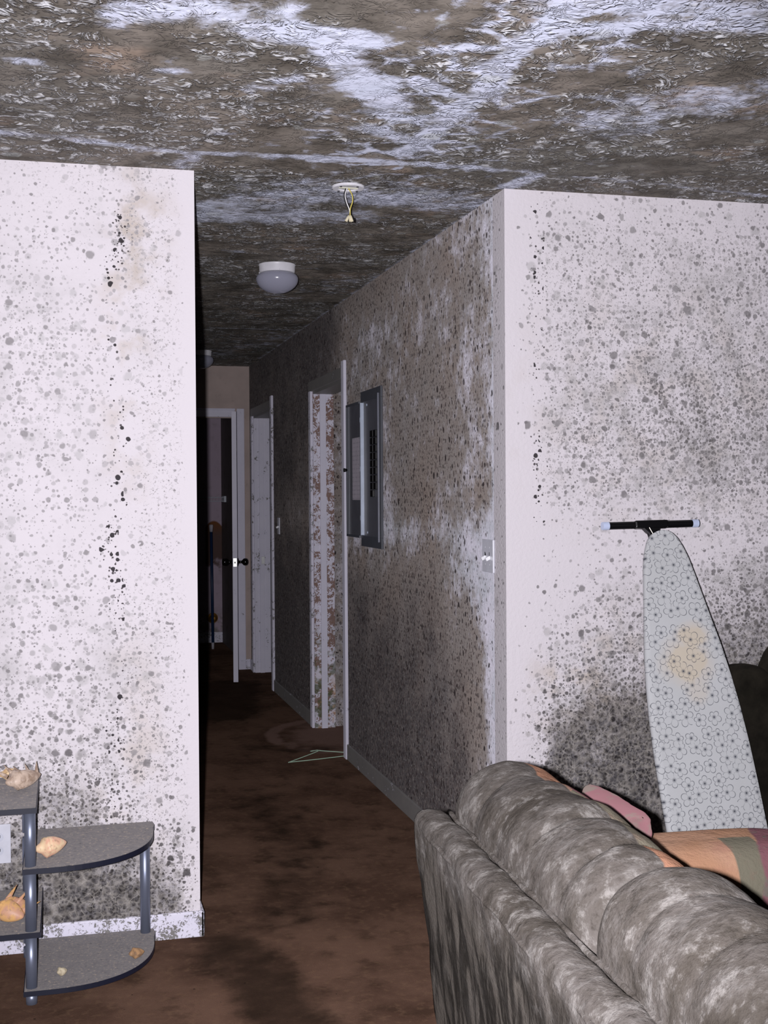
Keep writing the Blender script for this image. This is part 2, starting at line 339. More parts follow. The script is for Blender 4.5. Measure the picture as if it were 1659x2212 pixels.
# ------------------------------------------------------------------ mesh helpers
def props(o, label=None, cat=None, group=None, kind=None):
    for k, v in (('label', label), ('category', cat), ('group', group), ('kind', kind)):
        if v: o[k] = v
    return o
def thing(name, label, cat, loc=(0, 0, 0), rot=(0, 0, 0), group=None):
    o = bpy.data.objects.new(name, None); C.objects.link(o); o.location = loc; o.rotation_euler = rot
    o.empty_display_size = 0.1
    return props(o, label, cat, group)
def obj(name, bm, mat, parent=None, smooth=False, label=None, loc=None, rot=None):
    if isinstance(bm, bmesh.types.BMesh):
        me = bpy.data.meshes.new(name); bm.normal_update(); bm.to_mesh(me); bm.free()
    else: me = bm
    me.materials.append(mat)
    if smooth:
        for p in me.polygons: p.use_smooth = True
    o = bpy.data.objects.new(name, me); C.objects.link(o)
    if parent: o.parent = parent
    if label: o['label'] = label
    if loc: o.location = loc
    if rot: o.rotation_euler = rot
    return o
def struct(name, bm, mat, smooth=False):
    o = obj(name, bm, mat, None, smooth); o['kind'] = 'structure'; return o
def fin(bm, ang=40):
    """flat faces, smooth where the angle is small"""
    return bm
def box(bm, x0, x1, y0, y1, z0, z1, bev=0.0, seg=2):
    b = bmesh.new()
    bmesh.ops.create_cube(b, size=1.0)
    for v in b.verts: v.co = Vector(((x0 + x1) / 2 + v.co.x * (x1 - x0), (y0 + y1) / 2 + v.co.y * (y1 - y0), (z0 + z1) / 2 + v.co.z * (z1 - z0)))
    if bev: bmesh.ops.bevel(b, geom=b.edges[:], offset=bev, segments=seg, affect='EDGES', profile=0.5)
    merge(bm, b); return bm
def merge(bm, b):
    me = bpy.data.meshes.new('t'); b.to_mesh(me); b.free(); bm.from_mesh(me); bpy.data.meshes.remove(me)
def NB(): return bmesh.new()
def B(*a, **k): return box(NB(), *a, **k)
def rings(bm, R, close_u=False, caps=True):
    """loft: R = list of rings, each a list of points"""
    V = [[bm.verts.new(p) for p in r] for r in R]; n = len(R[0])
    for i in range(len(V) - 1 + (1 if close_u else 0)):
        a, b = V[i], V[(i + 1) % len(V)]
        for j in range(n): bm.faces.new((a[j], a[(j + 1) % n], b[(j + 1) % n], b[j]))
    if caps and not close_u: bm.faces.new(V[0][::-1]); bm.faces.new(V[-1])
    bmesh.ops.recalc_face_normals(bm, faces=bm.faces[:]); return bm
def tube(bm, pts, r, n=12, caps=True):
    pts = [Vector(p) for p in pts]; R = []; up = None
    for i, p in enumerate(pts):
        t = (pts[min(i + 1, len(pts) - 1)] - pts[max(i - 1, 0)]).normalized()
        if up is None: up = t.orthogonal().normalized()
        up = (up - t * up.dot(t)).normalized(); s = t.cross(up)
        rr = r[i] if isinstance(r, (list, tuple)) else r
        R.append([p + (up * math.cos(2 * PI * k / n) + s * math.sin(2 * PI * k / n)) * rr for k in range(n)])
    b = bmesh.new(); rings(b, R, caps=caps); merge(bm, b); return bm
def lathe(bm, prof, n=32, axis=(0, 0, 0)):
    R = [[Vector((axis[0] + r * math.cos(2 * PI * k / n), axis[1] + r * math.sin(2 * PI * k / n), axis[2] + z)) for k in range(n)] for r, z in prof]
    b = bmesh.new(); rings(b, R); merge(bm, b); return bm
def spline(pts, n=8):
    P = [Vector(p) for p in pts]; out = []
    for i in range(len(P) - 1):
        a, b, c, d = P[max(i - 1, 0)], P[i], P[i + 1], P[min(i + 2, len(P) - 1)]
        for k in range(n):
            t = k / n
            out.append(0.5 * ((2 * b) + (c - a) * t + (2 * a - 5 * b + 4 * c - d) * t * t + (3 * b - a - 3 * c + d) * t ** 3))
    out.append(P[-1]); return out
def extrude_outline(pts, z0, z1, bev=0.0, seg=2):
    bm = bmesh.new(); lo = [bm.verts.new((x, y, z0)) for x, y in pts]; hi = [bm.verts.new((x, y, z1)) for x, y in pts]
    n = len(pts); bm.faces.new(lo[::-1]); bm.faces.new(hi)
    for i in range(n): bm.faces.new((lo[i], lo[(i + 1) % n], hi[(i + 1) % n], hi[i]))
    bmesh.ops.recalc_face_normals(bm, faces=bm.faces[:])
    if bev: bmesh.ops.bevel(bm, geom=[e for e in bm.edges if abs(e.verts[0].co.z - e.verts[1].co.z) < 1e-6], offset=bev, segments=seg, affect='EDGES')
    return bm
def slab(name, rects, face, thick, step, mat, fn):
    """wall slabs: face = ('y', y0) or ('x', x0) or ('z', z0); the shown face is a fine grid that carries fn's attributes"""
    V = []; Fc = []
    ax, c0 = face
    def P(a, b, c):
        return (a, c, b) if ax == 'y' else ((c, a, b) if ax == 'x' else (a, b, c))
    for a0, a1, b0, b1 in rects:
        na = max(1, int(math.ceil((a1 - a0) / step))); nb = max(1, int(math.ceil((b1 - b0) / step))); o = len(V)
        for i in range(na + 1):
            for j in range(nb + 1): V.append(P(a0 + (a1 - a0) * i / na, b0 + (b1 - b0) * j / nb, c0))
        for i in range(na):
            for j in range(nb):
                q = [o + i * (nb + 1) + j, o + (i + 1) * (nb + 1) + j, o + (i + 1) * (nb + 1) + j + 1, o + i * (nb + 1) + j + 1]
                Fc.append(q)
        o = len(V); c1 = c0 + thick
        for a in (a0, a1):
            for b in (b0, b1):
                for c in (c0, c1): V.append(P(a, b, c))
        for q in ((1, 3, 7, 5), (0, 1, 3, 2), (4, 5, 7, 6), (0, 1, 5, 4), (2, 3, 7, 6)): Fc.append([o + k for k in q])
    me = bpy.data.meshes.new(name); me.from_pydata(V, [], Fc)
    A = np.array(V); D = fn(A[:, 0], A[:, 1], A[:, 2])
    for k, arr in D.items():
        a = me.attributes.new(k, 'FLOAT', 'POINT'); a.data.foreach_set('value', np.clip(np.broadcast_to(arr, len(V)), 0, 2).astype(np.float32))
    bm = bmesh.new(); bm.from_mesh(me); bmesh.ops.recalc_face_normals(bm, faces=bm.faces[:]); bm.to_mesh(me); bm.free()
    me.materials.append(mat); o = bpy.data.objects.new(name, me); C.objects.link(o); o['kind'] = 'structure'
    return o
def table(xs, zs, T):
    xs = np.array(xs, float); zs = np.array(zs, float); T = np.array(T, float)
    if zs[0] > zs[-1]: zs = zs[::-1]; T = T[::-1]
    def f(x, z):
        x = np.clip(x, xs[0], xs[-1]); z = np.clip(z, zs[0], zs[-1])
        i = np.clip(np.searchsorted(xs, x) - 1, 0, len(xs) - 2); j = np.clip(np.searchsorted(zs, z) - 1, 0, len(zs) - 2)
        u = (x - xs[i]) / (xs[i + 1] - xs[i]); t = (z - zs[j]) / (zs[j + 1] - zs[j])
        return (T[j, i] * (1 - u) + T[j, i + 1] * u) * (1 - t) + (T[j + 1, i] * (1 - u) + T[j + 1, i + 1] * u) * t
    return f
def blob(x, z, cx, cz, rx, rz, a=0.0):
    dx = x - cx; dz = z - cz; c, s = math.cos(a), math.sin(a)
    r = np.sqrt(((dx * c + dz * s) / rx) ** 2 + ((-dx * s + dz * c) / rz) ** 2)
    return np.clip(1.6 - r * 1.1, 0, 1)
def strokes(x, y, L):
    out = np.zeros_like(x)
    for pts, wd, st in L:
        for a, b in zip(pts[:-1], pts[1:]):
            dx, dy = b[0] - a[0], b[1] - a[1]; l2 = dx * dx + dy * dy + 1e-9
            t = np.clip(((x - a[0]) * dx + (y - a[1]) * dy) / l2, 0, 1)
            d = np.hypot(x - a[0] - t * dx, y - a[1] - t * dy)
            out = np.maximum(out, st * np.clip(1.45 - d / wd * 0.8, 0, 1))
    return out

# ------------------------------------------------------------------ materials
M_WALL = wall_paint('white_paint_with_mould_colonies', 'x', 0)
M_HALL = hall_paint('hall_paint_grown_over_with_mould')
M_HALLX = hall_paint('side_room_paint_grown_over', 'x')
M_CEIL = ceiling_paint(); M_CARPET = carpet()
M_TRIM = trim_paint('white_trim_paint', 0.05); M_TRIMM = trim_paint('white_trim_paint_spotted', 0.42)
M_JAMB = trim_paint('jamb_paint_with_brown_growth', 0.72, True, 1.3); M_JAMB2 = trim_paint('jamb_paint_lightly_spotted', 0.30)
M_GREYTRIM = trim_paint('baseboard_paint_grey_with_mould', 1.35)
M_BASEW = trim_paint('baseboard_paint_white_speckled', 0.66, False, 2.2)
M_HEAD = trim_paint('head_casing_grown_over', 1.5)
M_PINK = plain('pale_pinkish_paint', (196, 180, 174), 0.85, 0.15, grime=0.12, gs=5.0, gcol=(120, 104, 96))
M_DARKTRIM = plain('shadowy_trim_paint', (150, 146, 150), 0.7)

# ------------------------------------------------------------------ setting
H = 2.44; XL = -1.042
xs = [-3.0, -1.67, -1.53, -1.37, -1.28, -1.20, -1.11, -1.065, -1.042]
zsL = [2.42, 2.2, 1.9, 1.6, 1.3, 1.1, .9, .7, .5, .4, .3, .15, .03]
dL = table(xs, zsL, [[.2, .1, .12, .15, .25, .2, .1, .0, 0], [.4, .36, .34, .2, .15, .35, .1, .0, 0], [.4, .42, .4, .35, .12, .2, .1, .0, 0], [.4, .38, .36, .3, .12, .18, .1, .0, 0],
    [.3, .27, .22, .16, .1, .12, .08, .0, 0], [.4, .36, .36, .3, .2, .15, .1, .0, 0], [.55, .52, .48, .42, .35, .25, .15, .0, 0], [.65, .62, .58, .52, .45, .3, .18, .0, 0], [.85, .82, .80, .7, .45, .36, .25, .0, 0],
    [.9, .86, .84, .8, .5, .4, .3, .05, 0], [1, 1, 1, .95, .75, .65, .7, .2, 0], [1, 1, 1, 1, 1, .95, .9, .3, 0], [1, 1, 1, 1, 1, 1, .9, .4, .1]])
fL = table(xs, [2.42, 2.2, 1.6, 1.1, .8, .5, .3, .05], [[.5, .5, .5, .5, .4, .5, .6, .15, 0], [.1, .12, .15, .15, .2, .75, .6, .08, 0], [.2, .2, .2, .15, .1, .6, .65, .06, 0], [.1, .1, .12, .1, .2, .6, .6, .06, 0], [.1, .12, .15, .15, .2, .75, .7, .08, 0], [.3, .3, .3, .3, .4, .85, .9, .12, 0], [.5, .5, .5, .5, .6, .9, 1, .2, 0], [.9, .9, .9, .9, .9, 1, 1, .5, .2]])
kL = table([-3, -1.67, -1.45, -1.3, -1.2, -1.04], [2.44, 1.3, 1.0, .75, .5, .38, .28, 0], [[.12] * 6, [.15] * 6, [.2] * 6, [.3, .3, .35, .4, .25, .2], [.6, .6, .72, .7, .4, .35], [.85, .85, .95, .85, .55, .5], [1, 1, 1, 1, .8, .65], [1, 1, 1, 1, 1, .8]])
def fn_left(x, y, z):
    f = (y < 0.001)
    cx = -1.292 + 0.012 * np.sin(z * 9) + 0.01 * np.sin(z * 23 + 1)
    line = np.clip(1.3 - np.abs(x - cx) / 0.020, 0, 1) * (0.45 + 0.75 * np.clip(np.sin(z * 12.0) + np.sin(z * 5.1 + 2), -0.3, 1))
    crack = np.maximum(blob(x, z, -1.215, 2.22, .055, .10, .3), blob(x, z, -1.165, 2.29, .03, .05)) * 1.0
    tan = np.clip(0.55 * blob(x, z, -1.26, 1.9, .08, .5) + .5 * blob(x, z, -1.2, 2.22, .09, .2) + .45 * blob(x, z, -1.26, .5, .12, .4) + .3 * blob(x, z, -1.5, .22, .1, .08), 0, 1)
    bald = blob(x, z, -1.19, 2.315, .03, .035)
    return {'dens': np.where(f, dL(x, z) - .5 * bald, 0), 'fine': np.where(f, np.maximum(fL(x, z), crack) * (1 - bald), 0.05), 'dark': kL(x, z), 'tan': np.where(f, np.maximum(tan, crack * .9), 0), 'dots': np.where(f, line * (z > .35) * (z < 2.3), 0)}
slab('wall_left', [(-3.4, XL, 0, H)], ('y', 0.0), 0.12, 0.022, M_WALL, fn_left)
xr = [0, .03, .08, .12, .16, .36, .57, .78, 1.0, 3.4]
zr = [2.43, 2.25, 2.0, 1.8, 1.6, 1.45, 1.33, 1.22, 1.1, .95, .8, .65, .5, .3, 0]
dR = table(xr, zr, [[0, 0, 0, .02, .05, .1, .12, .12, .15, .2], [0, 0, .05, .12, .3, .42, .46, .46, .55, .6], [0, 0, .08, .15, .36, .46, .5, .6, .68, .7], [0, 0, .06, .14, .45, .7, .75, .88, .98, 1], [0, 0, .05, .12, .52, .76, .84, .98, 1.05, 1.05],
    [0, 0, .0, .1, .42, .6, .62, .8, .8, .8], [0, 0, 0, .03, .15, .3, .3, .35, .4, .4], [0, 0, 0, 0, .03, .06, .1, .15, .2, .2], [0, 0, 0, .02, .1, .28, .35, .75, .85, .9], [0, 0, .02, .05, .25, .55, .6, .95, 1, 1],
    [0, .0, .1, .15, .5, .75, .85, 1, 1.05, 1], [0, .02, .2, .35, .85, .95, 1, 1.05, 1.1, 1], [0, .02, .2, .45, 1.05, 1.1, 1.1, 1.1, 1.1, 1], [0, .05, .3, .6, 1.1, 1.15, 1.15, 1.15, 1.1, 1], [.1, .2, .4, .7, 1.1, 1.1, 1.1, 1.1, 1.1, 1]])
fR = table(xr, [2.43, 2.2, 1.8, 1.5, 1.3, 1.15, .9, .7, .5, 0], [[0, 0, .1, .15, .4, .35, .3, .3, .3, .3], [0, .04, .1, .25, .55, .75, .8, .8, .8, .8], [0, .02, .04, .15, .5, .9, .9, .9, .9, .9], [0, .0, .03, .12, .45, .9, .9, .9, .9, .9], [0, 0, .0, .02, .2, .35, .4, .4, .4, .4], [0, 0, .03, .04, .1, .2, .3, .5, .6, .6],
    [0, 0, .06, .12, .3, .4, .6, .9, .9, .9], [0, .05, .3, .5, .8, .9, .9, .9, .9, .9], [0, .08, .5, .7, 1, 1, 1, 1, 1, 1], [0, .1, .5, .8, 1, 1, 1, 1, 1, 1]])
kR = table([0, .15, .4, .7, 1.0, 3.4], [2.44, 2.0, 1.6, 1.3, 1.1, .85, .65, .5, 0], [[.3] * 6, [.32] * 6, [.35, .35, .38, .42, .5, .5], [.3] * 6, [.35, .35, .4, .5, .55, .55], [.4, .5, .55, .7, .75, .75], [.5, .75, .85, .95, 1, 1], [.6, .95, 1, 1, 1, 1], [.6, 1, 1, 1, 1, 1]])
def fn_right(x, y, z):
    f = (y < 0.001)
    str_ = strokes(x, z, [([(.50, 1.88), (.63, 1.66), (.75, 1.50), (.84, 1.42)], .014, .6), ([(.30, 2.0), (.40, 1.86)], .010, .5), ([(.46, 2.05), (.55, 1.93)], .010, .45), ([(.66, 1.85), (.76, 1.62), (.78, 1.5)], .016, .5), ([(.85, 1.95), (.90, 1.78)], .014, .4), ([(.42, 1.72), (.5, 1.55)], .012, .4)])
    line = np.clip(1.3 - np.abs(x - .118) / 0.022, 0, 1) * (0.15 + 0.5 * np.clip(np.sin(z * 9 + 1), 0, 1))
    tan = np.clip(.8 * blob(x, z, .25, .72, .15, .16) + .35 * blob(x, z, .6, 1.7, .5, .4) + .5 * blob(x, z, .45, .8, .2, .2), 0, 1)
    return {'dens': np.where(f, dR(x, z) + str_, .10), 'fine': np.where(f, fR(x, z), .0), 'dark': np.where(f, kR(x, z) + .3 * str_, .5), 'tan': np.where(f, tan, 0), 'dots': np.where(f, line * (z > 1.3), 0)}
slab('wall_right', [(0, 3.4, 0, H)], ('y', 0.0), 0.12, 0.022, M_WALL, fn_right)
yh = [0, .10, .15, .25, .5, 1.0, 1.65, 2.4, 3.6, 4.8, 6.0]
zh = [2.44, 2.2, 1.9, 1.6, 1.38, 1.25, 1.12, .9, .6, .3, 0]
dH = table(yh, zh, [[.1, .2, .4, .5, .6, .7, .8, .9, .95, .9, .9], [.05, .15, .5, .6, .65, .65, .6, .6, .8, .9, .9], [.02, .1, .5, .62, .6, .7, .6, .6, .95, .95, .95], [.02, .08, .45, .62, .65, .85, .6, .6, .9, .95, .95], [.02, .08, .42, .6, .6, .8, .55, .5, .8, .9, .9],
    [.02, .05, .12, .3, .4, .55, .3, .35, .7, .8, .8], [.02, .05, .15, .2, .4, .8, .6, .7, .85, .9, .9], [.02, .06, .3, .5, .85, .95, .95, .95, .95, .95, .95], [.02, .06, .3, .7, .9, 1, 1, 1, 1, 1, 1], [.02, .08, .4, .85, 1, 1, 1, 1, 1, 1, 1], [.05, .2, .5, .9, 1, 1, 1, 1, 1, 1, 1]])
kH = table(yh, zh, [[0, 0, .0, .1, .15, .2, .3, .5, .9, .9, .9], [0, 0, .0, .0, .05, .1, .1, .2, .8, .8, .8], [0, 0, .0, .0, .0, .12, .0, .1, .8, .8, .9], [0, 0, .0, .0, .05, .35, .0, .1, .7, .85, .9], [0, 0, .0, .0, .0, .3, .0, .05, .55, .7, .8],
    [0, 0, .0, .0, .0, .1, .0, .0, .35, .6, .7], [0, 0, .0, .0, .0, .35, .2, .3, .6, .7, .8], [0, 0, .0, .05, .4, .6, .6, .65, .85, .9, .9], [0, 0, 0, .2, .6, .75, .8, .85, .95, .95, .95], [0, 0, .05, .35, .75, .85, .9, .9, 1, 1, 1], [0, .05, .2, .5, .8, .9, .9, 1, 1, 1, 1]])
def fn_hall(x, y, z):
    return {'dens': dH(y, z), 'dark': kH(y, z) + .35 * blob(y, z, 3.1, 2.2, .5, .25)}
slab('wall_hall_right', [(.12, 2.50, 0, H), (2.50, 3.37, 2.03, H), (3.37, 4.88, 0, H), (4.88, 5.79, 2.03, H), (5.79, 6.0, 0, H)], ('x', 0.0), 0.12, 0.03, M_HALL, fn_hall)
slab('wall_hall_left', [(.12, 8.0, 0, H)], ('x', XL), -0.12, 0.2, M_HALL, lambda x, y, z: {'dens': .8 + 0 * x, 'dark': .3 + 0 * x})
def fn_const(d, k): return lambda x, y, z: {'dens': d + 0 * x, 'dark': k + 0 * x}
slab('wall_side_room', [(.12, 1.5, 0, H)], ('y', 3.39), 0.11, 0.1, M_HALLX, fn_const(.62, .1))
slab('wall_rooms_back', [(.12, 7.9, 0, H)], ('x', 1.5), 0.1, 0.5, M_HALL, fn_const(.8, .6))
# end wall of the hall with its door opening, closet behind
bm = NB(); box(bm, -0.105, 0.0, 6.0, 6.12, 0, H); box(bm, XL, -0.105, 6.0, 6.12, 2.03, H); box(bm, XL, -0.94, 6.0, 6.12, 0, 2.03)
struct('wall_hall_end', bm, M_PINK)
def closet_mat():
    m = Mat('closet_paint_with_brown_stain', 0.9, 0.1)
    p = m.sep(m.pos); n = m.noise(m.pos, 11.0, 4.0, 0.6)
    a = m.math('ABSOLUTE', m.add(p[0], 0.075)); zt = m.sub(1.16, m.mul(m.mul(a, a), 9.0))
    f = m.mul(m.sstep(m.sub(p[2], zt), 0.01, -0.01), m.sstep(m.add(p[2], m.mul(m.sub(n, 0.5), 0.35)), 0.72, 0.80))
    f = m.mul(f, m.sstep(m.add(p[0], m.mul(n, 0.01)), -0.16, -0.14))
    col = m.mix(m.mul(m.sstep(n, 0.5, 0.75), 0.3), srgb(186, 170, 184), srgb(140, 128, 130))
    col = m.mix(f, col, m.mix(m.sstep(p[2], 1.0, 1.18), srgb(104, 84, 80), srgb(130, 84, 48)))
    low = m.mul(m.sstep(p[2], 0.36, 0.2), m.sstep(n, 0.4, 0.55)); col = m.mix(m.mul(low, 0.7), col, srgb(120, 118, 106))
    return m.out(col)
M_CLOSET = closet_mat()
struct('wall_closet_end', B(XL, 0.0, 7.9, 8.0, 0, H), M_CLOSET)
struct('wall_closet_right', B(0.0, 0.12, 6.0, 8.0, 0, H), plain('closet_side_shaded_paint', (84, 76, 78), 0.6, 0.1, grime=.4, gs=4))  # darker than the end wall: shade of grazing light put into the paint colour
# ceiling and floor
CLEAN = [([(-1.32, -1.25), (-1.17, -1.32), (-1.02, -1.25), (-0.88, -1.24), (-0.8, -1.22)], 0.055, 1), ([(-1.29, -1.31), (-1.18, -1.36), (-1.0, -1.36)], 0.05, 0.7), ([(-0.88, -1.25), (-0.81, -1.09), (-0.69, -0.91), (-0.6, -0.76)], 0.05, 1), ([(-1.02, -1.22), (-0.93, -1.2), (-0.85, -1.22)], 0.04, 0.8), ([(-0.41, -1.56), (-0.41, -1.4), (-0.42, -1.18), (-0.4, -0.94), (-0.42, -0.69), (-0.45, -0.35)], 0.03, 1.1), ([(-0.44, -1.52), (-0.25, -1.58), (0.03, -1.58)], 0.05, 0.7), ([(-0.2, -1.47), (0.08, -1.51)], 0.03, 0.8), ([(-0.39, -1.4), (-0.28, -1.41)], 0.04, 0.8), ([(0.06, -0.77), (0.11, -0.9), (0.2, -0.98), (0.33, -1.09)], 0.1, 0.75), ([(0.04, -0.99), (0.3, -1.14)], 0.06, 0.6), ([(-1.62, -0.3), (-1.36, -0.26), (-1.09, -0.2), (-0.87, -0.23), (-0.45, -0.24), (0.02, -0.22)], 0.022, 0.85), ([(0.02, -0.22), (0.44, -0.18), (0.94, -0.1)], 0.012, 0.7), ([(-0.91, 0.5), (-0.72, 0.32), (-0.58, 0.22), (-0.41, 0.21), (-0.07, 0.24)], 0.12, 0.85), ([(-0.96, 0.67), (-0.67, 0.61), (-0.41, 0.53)], 0.1, 0.8), ([(-0.84, 0.15), (-0.61, 0.06)], 0.06, 0.5), ([(-0.0, -0.01), (0.04, -0.19)], 0.03, 1.1), ([(-1.1, -0.04), (-1.06, -0.15)], 0.035, 1), ([(-0.62, -0.58), (-0.49, -0.49)], 0.03, 1), ([(-0.64, -0.72), (-0.5, -0.67)], 0.03, 0.9), ([(-0.59, -1.0), (-0.44, -0.89)], 0.02, 0.9), ([(-0.6, -1.2), (-0.51, -1.25)], 0.02, 0.9), ([(-0.61, 3.73), (-0.0, 3.72)], 0.008, 0.8), ([(-0.0, 0.28), (-0.0, 3.72), (-0.01, 5.42)], 0.014, 0.7), ([(-0.37, 2.43), (-0.16, 2.23), (-0.05, 1.79)], 0.1, 0.3), ([(-0.35, 5.16), (-0.05, 3.94)], 0.12, 0.4), ([(-0.98, -0.83), (-0.95, -0.85)], 0.03, 0.9), ([(-0.93, -0.91), (-0.88, -0.93)], 0.02, 0.9), ([(-0.26, -1.42), (-0.24, -1.43)], 0.03, 1), ([(-1.01, -0.43), (-0.98, -0.43)], 0.02, 0.8), ([(-0.8, 1.26), (-0.7, 1.29)], 0.02, 0.7), ([(-1.56, -0.91), (-1.52, -0.92)], 0.02, 0.8), ([(-1.22, -0.92), (-1.16, -0.92)], 0.02, 0.7)]
NET = [([(-0.39, -1.51), (-0.42, -1.18), (-0.46, -0.29)], 0.26, 1), ([(-0.69, -1.15), (-0.39, -0.74)], 0.15, 0.8), ([(-0.34, -1.14), (-0.16, -1.0)], 0.1, 0.6)]

def fn_ceil(x, y, z):
    c = strokes(x, y, CLEAN); n = strokes(x, y, NET)
    far = np.clip((y - 6) / .3, 0, 1)
    return {'clean': np.maximum(c, far * .4), 'net': n}
slab('ceiling', [(-2.3, 1.5, -2.4, 8.0)], ('z', H), 0.1, 0.025, M_CEIL, fn_ceil)
slab('ceiling_outer', [(-3.4, -2.3, -5.2, 0), (1.5, 3.4, -5.2, 0), (-2.3, 1.5, -5.2, -2.4)], ('z', H), 0.1, 0.2, M_CEIL, lambda x, y, z: {'clean': 0 * x, 'net': 0 * x})
def fn_floor(x, y, z):
    arc = np.hypot((x - .12) / .42, (y - 3.12) / .52)
    st = np.clip(1.3 - arc, 0, 1) + .8 * np.clip(1 - np.abs(arc - 1) / .12, 0, 1) * (x < .1)
    dm = np.maximum(strokes(x, y, [([(-.45, 2.9), (-.1, 2.75)], .10, .6), ([(-.6, 1.8), (-.55, .9), (-.75, .1)], .14, .55), ([(-.95, -.1), (-.8, -1.3)], .12, .75), ([(-.5, 4.0), (-.3, 5.2)], .25, .9)]), 0)
    return {'stain': st, 'damp': dm}
slab('floor', [(-3.4, 3.4, -5.2, 8.0)], ('z', 0.0), -0.1, 0.06, M_CARPET, fn_floor)
# outer side walls of the room
slab('wall_room_left', [(-5.2, 0, 0, H)], ('x', -3.4), -0.1, 0.5, M_HALL, fn_const(.3, .0))
slab('wall_room_right', [(-5.2, 0, 0, H)], ('x', 3.4), 0.1, 0.5, M_HALL, fn_const(.3, .0))
# baseboards: a board with an eased top edge
def base(name, x0, x1, y0, y1, mat, h=0.083): return struct(name, B(x0, x1, y0, y1, 0, h, bev=0.004), mat)
bm = NB(); box(bm, -3.4, XL + .012, -0.012, 0, 0, .083, bev=.004); box(bm, XL, XL + .012, -0.012, 2.0, 0, .083, bev=.004); struct('baseboard_left', bm, M_BASEW)
base('baseboard_right', -0.012, 3.4, -0.012, 0, M_BASEW)
bm = NB(); box(bm, -0.012, 0, 0.0, 2.44, 0, .083, bev=.004); box(bm, -0.012, 0, 3.44, 4.82, 0, .083, bev=.004); struct('baseboard_hall', bm, M_GREYTRIM)
bm = NB(); box(bm, -0.012, 0, 5.86, 6.0, 0, .083, bev=.004); box(bm, -0.045, 0, 5.988, 6.0, 0, .083, bev=.004); struct('baseboard_hall_end', bm, M_TRIMM)
base('baseboard_closet', XL, -0.0, 7.886, 7.9, M_TRIMM, .10)
# door casings and jambs along the hall
def doorway(i, ya, yb, mj):
    cw = 0.057
    struct('trim_%d' % i, B(-0.017, 0, ya - cw, ya + .004, 0 if i == 1 else 0, 2.03 + cw + (.032 if i == 1 else .03), bev=.004), M_TRIM if i == 1 else M_TRIMM)
    bm = NB(); box(bm, -0.017, 0, yb - .004, yb + cw, 0, 2.03, bev=.004); box(bm, -0.011, 0, yb + .012, yb + cw - .014, 0, 2.03); struct('trim_%d' % (i + 2), bm, M_TRIMM)
    struct('trim_%d' % (i + 4), B(-0.017, 0, ya + .004, yb + cw, 2.026, 2.03 + cw, bev=.004), M_HEAD)
    t = thing('door_jamb', 'white door jamb ' + ('eaten by brown growth at the nearer hall doorway' if i == 1 else 'lightly spotted at the farther hall doorway'), 'door jamb', (0.06, (ya + yb) / 2, 0))
    o = lambda n, *a, m=mj, lb=None: obj(n, B(a[0] - .06, a[1] - .06, a[2] - (ya + yb) / 2, a[3] - (ya + yb) / 2, a[4], a[5], bev=.001), m, t, label=lb)
    o('side_jamb', -0.002, .124, yb - .018, yb - .0005, 0.001, 2.028)
    o('side_jamb', -0.002, .124, ya + .0005, ya + .018, 0.001, 2.028)
    o('head_jamb', -0.002, .124, ya + .018, yb - .018, 2.010, 2.029, m=M_HEAD)
    o('door_stop', .038, .074, yb - .031, yb - .018, 0.001, 2.01, m=M_TRIM, lb='clean white door stop strip')
    o('door_stop', .038, .074, ya + .018, ya + .031, 0.001, 2.01, m=M_TRIM)
    if i == 2: o('strike_plate', .050, .078, yb - .0335, yb - .031, .86, .92, m=plain('steel', (190, 190, 190), .3, .5, 1.0))
doorway(1, 2.50, 3.37, M_JAMB); doorway(2, 4.88, 5.79, M_JAMB2)
# end door: casing, and the leaf swung open toward the camera
bm = NB(); box(bm, XL, -0.119, 5.985, 6.0, 2.032, 2.10, bev=.004)
box(bm, XL, -0.119, 5.975, 5.985, 2.085, 2.10, bev=.003); struct('trim_7', bm, M_TRIM)
struct('trim_8', B(-0.105, -0.045, 5.985, 6.0, 0, 2.10, bev=.004), M_TRIM)
leaf_mat = trim_paint('door_leaf_paint', 0.02)
d1 = thing('door_1', None, None, (-0.112, 5.975, 0), (0, 0, -math.atan2(.096, .725))); d1['kind'] = 'structure'
# leaf runs along local -Y
obj('door_leaf', B(-.036, 0, -.728, 0, .012, 2.028, bev=.0015), leaf_mat, d1)
ldk = plain('latch_steel', (200, 198, 192), .25, .5, 1.0)
obj('latch_plate', B(-.030, -.006, -.7295, -.728, .875, .935), ldk, d1)
obj('latch_bolt', B(-.024, -.012, -.736, -.729, .897, .912, bev=.002), plain('dark_latch', (30, 28, 28), .3), d1)
kn = plain('black_knob_metal', (14, 12, 12), .16, .7, 0.0)
for sx in (-1, 1):
    bm = NB(); prof = [(0.0005, 0), (.030, 0), (.031, .004), (.012, .008), (.0095, .030), (.014, .036), (.025, .046), (.0285, .058), (.026, .070), (.014, .078), (.0005, .080)]
    lathe(bm, prof, 24); bmesh.ops.rotate(bm, matrix=Matrix.Rotation(sx * PI / 2, 3, 'Y'), verts=bm.verts[:])
    obj('door_knob', bm, kn, d1, smooth=True, loc=(0 if sx > 0 else -.036, -.668, .905))
for z in (.25, 1.02, 1.8): obj('hinge', B(-.006, .004, -.006, .004, z - .045, z + .045, bev=.001), ldk, d1)

